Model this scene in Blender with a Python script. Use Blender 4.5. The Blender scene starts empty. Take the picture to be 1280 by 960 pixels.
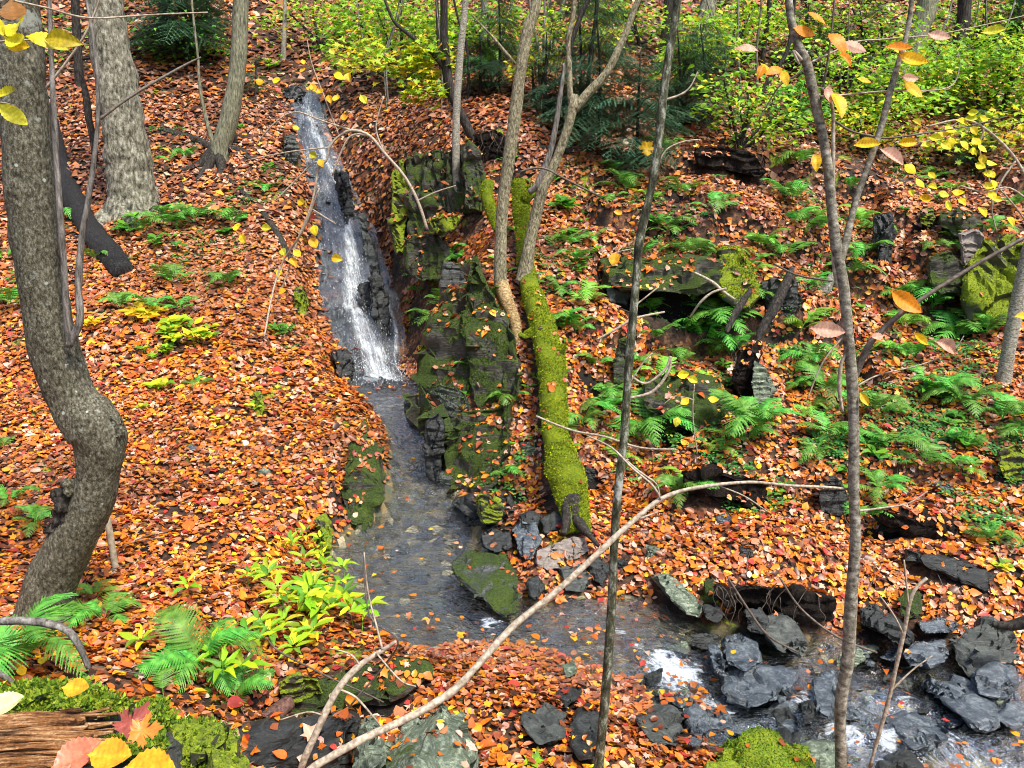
import bpy, bmesh, math, random
import numpy as np
from mathutils import Vector, Matrix, noise as mn, kdtree
from mathutils.bvhtree import BVHTree
RNG = np.random.default_rng(7)
random.seed(7)
sc = bpy.context.scene
COL = sc.collection
R = math.radians
# ------------------------------------------------------------------ camera geometry (metres, camera at the origin)
F = 967.0
PITCH = R(12)
CP, SP = math.cos(PITCH), math.sin(PITCH)
def ray(u, v):
    a = (u - 640) / F; b = (480 - v) / F
    return np.array([a, CP + b * SP, -SP + b * CP])
def P(u, v, Y):
    d = ray(u, v)
    return d * (Y / d[1])
def PZ(u, v, z):
    d = ray(u, v)
    return d * (z / d[2])
def mpp(u, v, Y):
    return (Y / ray(u, v)[1]) / F
# ------------------------------------------------------------------ vectorised noise
def _hash(ix, iy, s):
    h = (ix.astype(np.int64) * 374761393 + iy.astype(np.int64) * 668265263 + s * 2147483647) & 0x7fffffff
    h = (h ^ (h >> 13)) * 1274126177 & 0x7fffffff
    h = (h ^ (h >> 16)) & 0xffff
    return h / 65535.0
def vnoise(x, y, s=0):
    ix = np.floor(x); iy = np.floor(y)
    fx = x - ix; fy = y - iy
    fx = fx * fx * (3 - 2 * fx); fy = fy * fy * (3 - 2 * fy)
    a = _hash(ix, iy, s); b = _hash(ix + 1, iy, s); c = _hash(ix, iy + 1, s); d = _hash(ix + 1, iy + 1, s)
    return ((a * (1 - fx) + b * fx) * (1 - fy) + (c * (1 - fx) + d * fx) * fy) * 2 - 1
def fbm(x, y, s=0, o=3):
    r = 0; a = 1.0
    for k in range(o):
        r = r + a * vnoise(x * 2 ** k + 17.3 * k, y * 2 ** k - 9.1 * k, s + k); a *= .5
    return r
def sstep(a, b, x):
    t = np.clip((x - a) / (b - a), 0, 1)
    return t * t * (3 - 2 * t)
# ------------------------------------------------------------------ terrain control points: pixel + distance
ctrl_px = [
 (300,800,4.4),(300,700,5.35),(300,600,6.5),(300,500,7.9),(300,400,9.5),(300,320,11.0),(300,250,12.5),(300,170,14.6),(300,100,17),(300,0,21),
 (0,600,6.3),(0,480,8.0),(0,400,9.2),(0,250,12.3),(0,130,15.5),(0,0,20.5),
 (150,700,5.2),(150,500,7.7),(150,400,9.3),(150,270,11.7),(150,100,16.5),
 (60,780,4.15),(100,840,3.55),(250,885,3.7),(340,945,3.45),(380,840,4.35),(400,760,4.9),
 (400,600,6.55),(400,520,7.8),(440,560,7.2),(400,700,5.65),(420,650,6.1),
 (340,300,11.3),(350,200,13.6),(350,130,15.8),(430,90,17.3),(500,40,19.5),(500,120,15.8),
 (470,200,13.2),(500,300,11.2),(515,430,10.0),(480,130,15.3),
 (560,130,13.6),(600,60,17.0),(560,0,21.5),(620,180,11.4),
 (620,300,9.4),(600,330,8.8),(570,420,8.3),(640,330,8.9),(640,420,8.0),(660,600,6.9),(600,630,6.75),(640,520,7.4),
 (700,300,9.4),(730,400,8.4),(740,500,7.6),(760,600,6.8),(700,620,6.5),(680,660,6.1),
 (750,200,11.6),(750,100,14.8),(750,0,20.0),
 (850,250,10.5),(850,330,9.35),(850,390,9.0),(850,430,8.6),(850,500,7.8),(850,570,7.05),(850,640,6.3),
 (850,150,13),(850,50,17),(850,0,20),
 (950,300,9.9),(950,400,8.9),(950,500,7.8),(950,600,6.7),(950,690,5.75),(860,700,5.65),(780,700,5.6),(940,735,5.4),
 (1100,300,10.4),(1150,200,13),(1150,100,17.0),(1150,0,21.5),(1150,450,8.6),(1150,370,9.6),(1150,550,7.3),(1150,650,6.2),(1150,720,5.6),(1100,760,5.25),
 (1275,300,10.2),(1275,200,13),(1275,100,17),(1275,0,22),(1275,450,8.5),(1275,600,6.7),(1275,700,5.7),(1260,770,5.2),
 (600,940,3.92),(640,860,4.4),(700,900,4.12),(740,850,4.4),(850,940,3.93),(1000,955,3.86),(560,880,4.25),
]
ctrl_w = [(0,0,-1.65),(-2,0,-1.55),(2,0,-1.75),(0,1.3,-1.72),(-1.2,1.3,-1.5),(1.5,1.4,-1.85),(0,2.6,-2.35),(-1.2,2.6,-2.15),(1.6,2.6,-2.55),
 (0,3.3,-2.85),(1.2,3.4,-3.0),(3,3.0,-3.1),(0,-4,-1.3),(-6,0,-1.2),(-5,3,-1.9),(6,0,-2.3),(6,-5,-1.9),(-6,-6,-.8),(0,-14,.4),(-14,-12,1),(14,-12,0),
 (0,32,12.5),(-16,32,12.5),(16,32,11.5),(0,55,27),(-40,50,27),(40,50,25),(-13,14,1.6),(-13,8,-.9),(13,13,.9),(13,8,-1.5),(9,4.2,-3.0),(15,2,-3.6),(-25,20,6),(28,20,5.5),(-30,0,1.5),(30,0,-3.5)]
CPTS = np.array([P(*c) for c in ctrl_px] + [np.array(c, float) for c in ctrl_w])
def tps_phi(r2):
    return np.where(r2 > 1e-12, .5 * r2 * np.log(r2 + 1e-12), 0)
def tps_fit(xy, z, lam=.02):
    n = len(xy)
    d = ((xy[:, None] - xy[None]) ** 2).sum(-1)
    A = np.zeros((n + 3, n + 3)); A[:n, :n] = tps_phi(d) + lam * np.eye(n)
    A[:n, n] = 1; A[:n, n + 1:] = xy; A[n, :n] = 1; A[n + 1:, :n] = xy.T
    return np.linalg.solve(A, np.concatenate([z, [0, 0, 0]]))
TW = tps_fit(CPTS[:, :2], CPTS[:, 2])
def tps(x, y):
    n = len(CPTS); out = np.empty(x.shape).ravel(); xf = x.ravel(); yf = y.ravel()
    for k in range(0, len(xf), 20000):
        a = xf[k:k + 20000, None] - CPTS[None, :, 0]; b = yf[k:k + 20000, None] - CPTS[None, :, 1]
        out[k:k + 20000] = tps_phi(a * a + b * b) @ TW[:n] + TW[n] + TW[n + 1] * xf[k:k + 20000] + TW[n + 2] * yf[k:k + 20000]
    return out.reshape(x.shape)
# ------------------------------------------------------------------ the stream: pairs of bank points
rows = []
for (lu, lv, ru, rv, Y) in [(366,118,398,112,17.0),(362,132,402,128,16.1),(370,165,408,162,15.1),(376,200,420,200,14.3),(390,245,440,240,13.4),(396,290,462,285,12.6),(398,335,480,335,11.8),(400,385,492,385,10.9),(420,430,500,428,10.25),(436,462,500,460,9.95)]:
    rows.append((P(lu, lv, Y), P(ru, rv, Y)))
NFALL = len(rows)
for (lu, lv, ru, rv, z) in [(438,482,520,482,-2.03),(462,510,532,508,-2.07),(480,545,530,548,-2.22),(484,595,548,590,-2.42),(470,640,592,640,-2.62),(408,695,604,690,-2.76),
        (425,745,625,728,-2.80),(500,812,665,752,-2.82),(590,838,735,748,-2.83),(650,850,790,752,-2.85),(735,880,838,770,-2.87),(790,910,900,790,-2.98),(860,940,960,795,-3.03),(940,965,1040,800,-3.05),(1060,985,1130,812,-3.09),(1180,995,1215,830,-3.13),(1330,1020,1330,845,-3.17),(1700,1100,1650,900,-3.4)]:
    rows.append((PZ(lu, lv, z), PZ(ru, rv, z)))
LB = np.array([r[0] for r in rows]); RB = np.array([r[1] for r in rows])
def catmull(pts, per=8):
    pts = np.asarray(pts, float); out = []
    n = len(pts)
    for i in range(n - 1):
        p0 = pts[max(i - 1, 0)]; p1 = pts[i]; p2 = pts[i + 1]; p3 = pts[min(i + 2, n - 1)]
        for k in range(per):
            t = k / per
            out.append(.5 * ((2 * p1) + (-p0 + p2) * t + (2 * p0 - 5 * p1 + 4 * p2 - p3) * t * t + (-p0 + 3 * p1 - 3 * p2 + p3) * t ** 3))
    out.append(pts[-1])
    return np.array(out)
PER = 8
LS, RS = catmull(LB, PER), catmull(RB, PER)
CS = (LS + RS) / 2; HW = np.linalg.norm((RS - LS)[:, :2], axis=1) / 2
POLY = np.concatenate([LS[:, :2], RS[::-1, :2]])
def water_z(x, y):
    d2 = (x[:, None] - CS[None, :, 0]) ** 2 + (y[:, None] - CS[None, :, 1]) ** 2
    w = 1 / (d2 + .002) ** 3
    return (w * CS[None, :, 2]).sum(1) / w.sum(1)
def poly_sd(x, y):      # >0 inside
    a = POLY; b = np.roll(POLY, -1, 0)
    best = np.full(len(x), 1e9); ins = np.zeros(len(x), bool)
    for (ax, ay), (bx, by) in zip(a, b):
        ex, ey = bx - ax, by - ay
        l = ex * ex + ey * ey + 1e-12
        t = np.clip(((x - ax) * ex + (y - ay) * ey) / l, 0, 1)
        best = np.minimum(best, (x - ax - t * ex) ** 2 + (y - ay - t * ey) ** 2)
        c = ((ay > y) != (by > y)) & (x < ex * (y - ay) / (ey if abs(ey) > 1e-9 else 1e-9) + ax)
        ins ^= c
    d = np.sqrt(best)
    return np.where(ins, d, -d)
# ------------------------------------------------------------------ height grid
def axis(lo, hi, fine, step, grow, maxs):
    a = list(np.arange(fine[0], fine[1] + 1e-6, step)); s = step
    while a[-1] < hi: s = min(s * grow, maxs); a.append(a[-1] + s)
    s = step; f = [a[0]]
    while f[-1] > lo: s = min(s * grow, maxs); f.append(f[-1] - s)
    return np.array(f[:0:-1] + a)
GX = axis(-70, 70, (-7.2, 7.2), .035, 1.05, 1.6)
GY = axis(-30, 90, (3.2, 11.5), .035, 1.04, 1.6)
XX, YY = np.meshgrid(GX, GY)
H = tps(XX, YY)
rr = np.hypot(XX, YY)
amp = sstep(0, 3, rr)
H = H + amp * (.10 * fbm(XX / 1.3, YY / 1.3, 3, 2) + .035 * fbm(XX / .33, YY / .33, 11, 2) + .012 * vnoise(XX / .09, YY / .09, 21))
H = H + sstep(14, 40, rr) * .5 * fbm(XX / 6, YY / 6, 31, 3)
# little scarps on the right bank where roots hold the soil
stepn = fbm(XX / 1.6 + 3, YY / .7, 41, 2)
H = H + sstep(.3, 1.2, XX) * sstep(6.2, 7, YY) * (1 - sstep(12, 14, YY)) * .34 * (sstep(-.05, .05, stepn) - .5)
xf, yf = XX.ravel(), YY.ravel()
near = (xf > -6) & (xf < 9) & (yf > 2) & (yf < 19)
SD = np.full(xf.shape, -9.0); WZ = np.full(xf.shape, -9.0)
idx = np.nonzero(near)[0]
SD[idx] = poly_sd(xf[idx], yf[idx])
for k in range(0, len(idx), 20000):
    j = idx[k:k + 20000]; WZ[j] = water_z(xf[j], yf[j])
Hf = H.ravel().copy()
j = idx
sd = SD[j]; wz = WZ[j]; hb = Hf[j]
fall = sstep(9.3, 9.9, yf[j])
depth = (.17 * (1 - fall) + .05 * fall)
depth = np.where(xf[j] > .7, .11, depth)
bed = wz - depth * sstep(0, .25, sd) + .02 * vnoise(xf[j] / .08, yf[j] / .08, 5) + .085 * fall * fbm(xf[j] / .17, yf[j] / .22, 8, 3)
pull = np.exp(-(np.clip(-sd, 0, 9) / .30) ** 2)
bank = hb + (wz + .03 - hb) * pull
bank = np.maximum(bank, wz + .015 + .12 * sstep(0, .5, -sd)) * (sd > -1.2) + bank * (sd <= -1.2)
m = sstep(-.04, .04, sd)
Hf[j] = bank * (1 - m) + bed * m
H = Hf.reshape(H.shape)
# hollows: under the mossy ledge, in the eroded right bank and beneath the root mats (x, y, rx, ry, depth)
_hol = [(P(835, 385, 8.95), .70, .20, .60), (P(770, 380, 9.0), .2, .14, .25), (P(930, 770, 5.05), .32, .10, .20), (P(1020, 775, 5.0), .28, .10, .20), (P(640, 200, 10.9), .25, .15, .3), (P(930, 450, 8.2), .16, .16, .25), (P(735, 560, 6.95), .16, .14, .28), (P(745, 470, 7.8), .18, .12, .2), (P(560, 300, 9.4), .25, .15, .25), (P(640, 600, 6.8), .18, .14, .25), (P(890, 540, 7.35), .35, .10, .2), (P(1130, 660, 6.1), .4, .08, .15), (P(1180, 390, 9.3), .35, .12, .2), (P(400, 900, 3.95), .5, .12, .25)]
BARE_SHADE = np.zeros(H.shape)  # hollow mask: clears leaves and paints hollow shade into the ground colour
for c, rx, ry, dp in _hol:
    q = np.exp(-((XX - c[0]) / rx) ** 2 - ((YY - c[1]) / ry) ** 2); H = H - dp * q; BARE_SHADE = np.maximum(BARE_SHADE, q)
SDg = SD.reshape(H.shape)
def bil(A, x, y):
    i = np.clip(np.searchsorted(GX, x) - 1, 0, len(GX) - 2); k = np.clip(np.searchsorted(GY, y) - 1, 0, len(GY) - 2)
    fx = np.clip((x - GX[i]) / (GX[i + 1] - GX[i]), 0, 1); fy = np.clip((y - GY[k]) / (GY[k + 1] - GY[k]), 0, 1)
    return (A[k, i] * (1 - fx) + A[k, i + 1] * fx) * (1 - fy) + (A[k + 1, i] * (1 - fx) + A[k + 1, i + 1] * fx) * fy
def height(x, y): return float(bil(H, np.array([x]), np.array([y]))[0])
GYg, GXg = np.gradient(H, GY, GX)
_tt = np.exp(np.linspace(math.log(1.6), math.log(80), 3000))
def G(u, v):
    d = ray(u, v); p = d[None] * _tt[:, None]
    h = bil(H, p[:, 0], p[:, 1])
    k = np.nonzero(p[:, 2] < h)[0]
    k = k[0] if len(k) else len(_tt) - 1
    q = p[k].copy(); q[2] = h[k]
    return q
# ------------------------------------------------------------------ materials
def newmat(name):
    m = bpy.data.materials.new(name); m.use_nodes = True
    nt = m.node_tree; nt.nodes.clear()
    out = nt.nodes.new('ShaderNodeOutputMaterial')
    return m, nt, out
class NT:
    def __init__(s, nt): s.nt = nt
    def n(s, t, **kw):
        nd = s.nt.nodes.new(t)
        for k, v in kw.items():
            if k in nd.inputs: nd.inputs[k].default_value = v
            else: setattr(nd, k, v)
        return nd
    def l(s, a, b): s.nt.links.new(a, b)
    def coord(s, scale=(1, 1, 1), rot=(0, 0, 0), out='Object'):
        tc = s.n('ShaderNodeTexCoord'); mp = s.n('ShaderNodeMapping'); mp.inputs['Scale'].default_value = scale; mp.inputs['Rotation'].default_value = rot
        s.l(tc.outputs[out], mp.inputs[0]); return mp.outputs[0]
    def noise(s, vec, scale, detail=3, rough=.55, dist=0):
        n = s.n('ShaderNodeTexNoise'); n.inputs['Scale'].default_value = scale; n.inputs['Detail'].default_value = detail
        n.inputs['Roughness'].default_value = rough; n.inputs['Distortion'].default_value = dist
        s.l(vec, n.inputs['Vector']); return n.outputs['Fac']
    def vor(s, vec, scale, out='Distance', feature='F1'):
        n = s.n('ShaderNodeTexVoronoi'); n.feature = feature; n.inputs['Scale'].default_value = scale; s.l(vec, n.inputs['Vector']); return n.outputs[out]
    def ramp(s, fac, stops, interp='LINEAR'):
        r = s.n('ShaderNodeValToRGB'); cr = r.color_ramp; cr.interpolation = interp
        while len(cr.elements) < len(stops): cr.elements.new(.5)
        for e, (p, c) in zip(cr.elements, stops):
            e.position = p; e.color = (*c, 1) if hasattr(c, '__len__') else (c, c, c, 1)
        s.l(fac, r.inputs[0]); return r.outputs[0]
    def mix(s, fac, a, b, mode='MIX'):
        m = s.n('ShaderNodeMix'); m.data_type = 'RGBA'; m.blend_type = mode
        if hasattr(fac, 'links'): s.l(fac, m.inputs[0])
        else: m.inputs[0].default_value = fac
        for x, i in ((a, 6), (b, 7)):
            if hasattr(x, 'links'): s.l(x, m.inputs[i])
            else: m.inputs[i].default_value = (*x, 1)
        return m.outputs[2]
    def math(s, op, a, b=0, c=None):
        m = s.n('ShaderNodeMath'); m.operation = op
        for x, i in ((a, 0), (b, 1), (c, 2)):
            if x is None: continue
            if hasattr(x, 'links'): s.l(x, m.inputs[i])
            else: m.inputs[i].default_value = x
        return m.outputs[0]
    def attr(s, name, out='Color'):
        a = s.n('ShaderNodeAttribute'); a.attribute_name = name; return a.outputs[out]
    def bump(s, h, strength=.5, dist=.02, nrm=None):
        b = s.n('ShaderNodeBump'); b.inputs['Strength'].default_value = strength; b.inputs['Distance'].default_value = dist
        s.l(h, b.inputs['Height'])
        if nrm is not None: s.l(nrm, b.inputs['Normal'])
        return b.outputs[0]
    def pbsdf(s, color, rough=.7, spec=.4, normal=None):
        b = s.n('ShaderNodeBsdfPrincipled')
        if hasattr(color, 'links'): s.l(color, b.inputs['Base Color'])
        else: b.inputs['Base Color'].default_value = (*color, 1)
        if hasattr(rough, 'links'): s.l(rough, b.inputs['Roughness'])
        else: b.inputs['Roughness'].default_value = rough
        b.inputs['Specular IOR Level'].default_value = spec
        if normal is not None: s.l(normal, b.inputs['Normal'])
        return b.outputs[0]
    def up(s):
        g = s.n('ShaderNodeNewGeometry'); sx = s.n('ShaderNodeSeparateXYZ'); s.l(g.outputs['Normal'], sx.inputs[0]); return sx.outputs[2]
MOSS = [(0, (.015, .03, .004)), (.36, (.08, .13, .006)), (.50, (.22, .30, .010)), (.72, (.46, .52, .014))]
MOSSD = [(0, (.006, .014, .003)), (.42, (.022, .042, .005)), (.56, (.06, .10, .008)), (.8, (.16, .22, .012))]
def mossy(t, co, base, amount, hgt, ramp=None):
    """blend moss by facing-up and patches; returns colour and height"""
    up = t.up(); nz = t.noise(co, 3.2, 4, .6); a = t.math('MULTIPLY_ADD', up, .35, amount - .12)
    fac = t.math('ADD', a, t.math('MULTIPLY', nz, 1.0)); fac = t.ramp(fac, [(.42, 0), (.52, 1)])
    mcol = t.ramp(t.math('ADD', t.math('MULTIPLY', t.noise(co, 60, 4, .75), .7), t.math('MULTIPLY', t.noise(co, 6, 2), .3)), ramp or MOSS)
    col = t.mix(fac, base, mcol)
    mh = t.math('MULTIPLY', t.noise(co, 90, 3, .7), fac)
    return col, t.math('ADD', hgt, t.math('MULTIPLY', mh, 1.4)), fac
def m_rock(name, dark, mid, light, moss=-.6, rough=.45, scale=1.0, rot=(.5, .3, .2), spec=.5, ramp=None):
    m, nt, out = newmat(name); t = NT(nt)
    co = t.coord(out='Object'); st = t.coord((1, 1, 9), rot)
    s1 = t.noise(st, 7 * scale, 6, .75, .5); s2 = t.noise(co, 30 * scale, 6, .8)
    f = t.math('ADD', t.math('MULTIPLY', s1, .6), t.math('MULTIPLY', s2, .4))
    col = t.ramp(f, [(.30, dark), (.5, mid), (.68, light)])
    lich = t.ramp(t.noise(co, 9, 5, .75), [(.60, 0), (.68, .5)])
    col = t.mix(lich, col, light)
    col, h, fac = mossy(t, co, col, moss, f, ramp or MOSSD)
    rg = t.ramp(fac, [(0, rough), (1, .95)])
    t.l(t.pbsdf(col, rg, spec, t.bump(h, .8, .03)), out.inputs[0]); return m
def m_bark(name, dark, mid, light, moss=-.7, stretch=.18, scale=1.0, spots=None, bump=.8, dist=.02, rings=False, along=None):
    m, nt, out = newmat(name); t = NT(nt)
    co = t.coord(); st = t.coord((1, 1, stretch))
    if rings: st = t.coord((1, 1, 2.6))
    if along: st = t.coord(along)
    s1 = t.noise(st, 48 * scale, 6, .78, .3); s2 = t.noise(co, 5, 5, .7)
    v = t.vor(st, 50 * scale, 'Distance')
    f = t.math('ADD', t.math('MULTIPLY', s1, .75), t.math('ADD', t.math('MULTIPLY', s2, .15), t.math('MULTIPLY', t.noise(co, 140, 3, .7), .2)))
    f2 = t.math('ADD', f, t.math('MULTIPLY', v, -.12))
    col = t.ramp(f2, [(.38, dark), (.50, mid), (.62, light)])
    if spots:
        sp = t.ramp(t.math('ADD', t.vor(co, spots[0]), t.math('MULTIPLY', t.noise(co, 6, 3), .5)), [(spots[1], 1), (spots[1] + .05, 0)])
        col = t.mix(sp, col, spots[2])
        pat = t.ramp(t.noise(co, 5.5, 5, .7), [(.60, 0), (.66, .7)]); col = t.mix(pat, col, spots[2])
    col, h, fac = mossy(t, co, col, moss, f2)
    t.l(t.pbsdf(col, .8, .25, t.bump(h, bump, dist)), out.inputs[0]); return m
def m_leaf(name, trans=.25, rough=.42, sat=1.0):
    m, nt, out = newmat(name); t = NT(nt)
    c = t.attr('col'); co = t.coord()
    c = t.mix(.5, c, t.ramp(t.noise(co, 160, 2, .6), [(.3, .55), (.7, 1.25)]), 'MULTIPLY')
    b = t.pbsdf(c, rough, .35)
    tr = t.n('ShaderNodeBsdfTranslucent'); t.l(c, tr.inputs[0])
    mx = t.n('ShaderNodeMixShader'); mx.inputs[0].default_value = trans; t.l(b, mx.inputs[1]); t.l(tr.outputs[0], mx.inputs[2])
    t.l(mx.outputs[0], out.inputs[0]); return m
def m_plain(name, c1, c2, scale=30, rough=.6, trans=0, rnd=0, spec=.35):
    m, nt, out = newmat(name); t = NT(nt)
    co = t.coord(); col = t.ramp(t.noise(co, scale, 3), [(.35, c1), (.65, c2)])
    if rnd:
        oi = t.n('ShaderNodeObjectInfo'); hs = t.n('ShaderNodeHueSaturation')
        t.l(t.math('MULTIPLY_ADD', oi.outputs['Random'], rnd * .16, .5 - rnd * .10), hs.inputs['Hue'])
        t.l(t.math('MULTIPLY_ADD', oi.outputs['Random'], .7, .7), hs.inputs['Value']); t.l(col, hs.inputs['Color']); col = hs.outputs[0]
    s = t.pbsdf(col, rough, spec)
    if trans:
        tr = t.n('ShaderNodeBsdfTranslucent'); t.l(col, tr.inputs[0])
        mx = t.n('ShaderNodeMixShader'); mx.inputs[0].default_value = trans; t.l(s, mx.inputs[1]); t.l(tr.outputs[0], mx.inputs[2]); s = mx.outputs[0]
    t.l(s, out.inputs[0]); return m
M = {}
M['slate'] = m_rock('slate', (.012, .014, .014), (.06, .068, .062), (.17, .19, .165), moss=-.52)
M['slate_dark'] = m_rock('slate_dark', (.005, .006, .006), (.022, .025, .024), (.07, .08, .075), moss=-.50, rough=.35)
M['slate_green'] = m_rock('slate_green', (.012, .018, .011), (.12, .155, .105), (.56, .64, .48), moss=-.34, rough=.55, rot=(.9, .75, .2), scale=1.3)
M['slate_blue'] = m_rock('slate_blue', (.012, .016, .018), (.070, .088, .105), (.26, .30, .31), moss=-.8, rough=.13, spec=.9)
M['slate_pale'] = m_rock('slate_pale', (.10, .08, .07), (.26, .22, .19), (.42, .37, .33), moss=-.9, rough=.4)
M['rock_mossy'] = m_rock('rock_mossy', (.008, .009, .008), (.048, .045, .034), (.15, .145, .11), moss=.02)
M['rock_moss_mid'] = m_rock('rock_moss_mid', (.008, .010, .009), (.05, .047, .036), (.14, .135, .10), moss=.06)
M['rock_full_moss'] = m_rock('rock_full_moss', (.02, .02, .012), (.05, .05, .03), (.12, .12, .10), moss=.10, ramp=MOSS)
M['bark_curved'] = m_bark('bark_curved', (.022, .020, .012), (.105, .098, .066), (.27, .26, .20), moss=-.42, spots=(13, .30, (.40, .44, .38)), stretch=.6, scale=1.3, dist=.014)
M['bark_rough'] = m_bark('bark_rough', (.035, .03, .022), (.25, .24, .175), (.58, .56, .45), moss=-.46, stretch=.5, scale=.42, bump=1, dist=.05)
M['bark_smooth'] = m_bark('bark_smooth', (.06, .06, .04), (.20, .20, .13), (.36, .36, .25), moss=-.55, stretch=.2, dist=.006)
M['bark_birch'] = m_bark('bark_birch', (.07, .06, .04), (.30, .28, .22), (.58, .56, .48), moss=-.62, rings=True, scale=.8, dist=.008)
M['bark_twin'] = m_bark('bark_twin', (.05, .042, .025), (.23, .205, .125), (.48, .44, .30), moss=-.56, scale=1.1, stretch=.5, dist=.012)
M['bark_yellow'] = m_bark('bark_yellow', (.08, .05, .02), (.30, .20, .08), (.55, .45, .28), moss=-.75, rings=True, scale=.7, dist=.006)
M['bark_slim'] = m_bark('bark_slim', (.016, .016, .010), (.085, .09, .05), (.40, .41, .34), moss=-.36, scale=.8, stretch=.4, dist=.008, spots=(9, .22, (.5, .52, .48)))
M['bark_sapling'] = m_bark('bark_sapling', (.06, .052, .038), (.22, .20, .15), (.46, .44, .37), moss=-.45, stretch=1.4, scale=.6, dist=.003, spots=(7, .20, (.46, .44, .38)))
M['bark_grey'] = m_bark('bark_grey', (.05, .045, .04), (.17, .155, .135), (.34, .32, .29), moss=-.8, stretch=.2, dist=.006)
M['bark_dark'] = m_bark('bark_dark', (.008, .007, .006), (.035, .030, .025), (.10, .09, .075), moss=-.62, stretch=.2)
M['twig_pale'] = m_plain('twig_pale', (.22, .17, .12), (.50, .43, .33), 60)
M['twig_brown'] = m_plain('twig_brown', (.06, .045, .035), (.16, .13, .10), 60)
M['bare_pole'] = m_plain('bare_pole', (.22, .18, .12), (.42, .36, .26), 25)
M['log_moss'] = m_bark('log_moss', (.03, .02, .012), (.08, .055, .03), (.14, .11, .07), moss=.19, stretch=.3, bump=1, dist=.03)
M['rot_wood'] = m_bark('rot_wood', (.03, .010, .004), (.34, .15, .05), (.72, .48, .26), moss=-.95, along=(.10, 1, 1.2), scale=1.6, bump=1, dist=.015)
M['red_wood'] = m_bark('red_wood', (.04, .02, .016), (.14, .07, .055), (.25, .15, .12), moss=-.9, stretch=.2)
M['soil'] = m_bark('soil', (.003, .002, .002), (.014, .009, .006), (.045, .03, .02), moss=-.9, stretch=.4, bump=1, dist=.05)  # earth darkened beyond its own tone to paint the undercut's shade
M['slate_capped'] = m_rock('slate_capped', (.010, .012, .011), (.05, .055, .05), (.17, .19, .18), moss=-.16, rough=.25)
M['log_black'] = m_bark('log_black', (.004, .004, .004), (.016, .015, .015), (.07, .068, .068), moss=-.62, stretch=.3, bump=1, dist=.03)
M['litter'] = m_leaf('litter', .08, .36)
M['leaf'] = m_leaf('leaf', .35, .5)
M['fern'] = m_plain('fern', (.045, .20, .025), (.16, .44, .06), 9, .5, .25, rnd=.35)
M['fern_yellow'] = m_plain('fern_yellow', (.14, .36, .04), (.26, .54, .06), 9, .5, .3, rnd=.3)
M['hemlock'] = m_plain('hemlock', (.03, .09, .045), (.09, .20, .10), 5, .6, .15, rnd=.3)
M['moss'] = m_leaf('moss', .25, .8)
# ------------------------------------------------------------------ objects
def tag(o, label=None, cat=None, group=None, kind=None):
    if label: o['label'] = label
    if cat: o['category'] = cat
    if group: o['group'] = group
    if kind: o['kind'] = kind
    return o
def mesh_np(name, verts, faces, mat, smooth=False, attrs=None, uv=None):
    """verts (n,3), faces (m,k) constant k"""
    me = bpy.data.meshes.new(name); verts = np.ascontiguousarray(verts, np.float32); faces = np.ascontiguousarray(faces, np.int32)
    m, k = faces.shape
    me.vertices.add(len(verts)); me.vertices.foreach_set('co', verts.ravel())
    me.loops.add(m * k); me.loops.foreach_set('vertex_index', faces.ravel())
    me.polygons.add(m); me.polygons.foreach_set('loop_start', np.arange(0, m * k, k, dtype=np.int32))
    me.update(calc_edges=True)
    if smooth: me.polygons.foreach_set('use_smooth', np.ones(m, bool))
    for an, (ty, arr) in (attrs or {}).items():
        a = me.attributes.new(an, ty, 'POINT')
        a.data.foreach_set('color' if ty == 'FLOAT_COLOR' else ('vector' if ty == 'FLOAT_VECTOR' else 'value'), np.ascontiguousarray(arr, np.float32).ravel())
    me.materials.append(mat)
    return me
def link(name, me, parent=None, base=None):
    o = bpy.data.objects.new(name, me); COL.objects.link(o)
    if parent is not None: o.parent = parent
    return o
def thing(name, label, cat, loc, group=None):
    o = bpy.data.objects.new(name, None); COL.objects.link(o); o.location = Vector(loc); o.empty_display_size = .1
    return tag(o, label, cat, group)
def shift(verts, loc): return verts - np.asarray(loc, float)[None]
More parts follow.
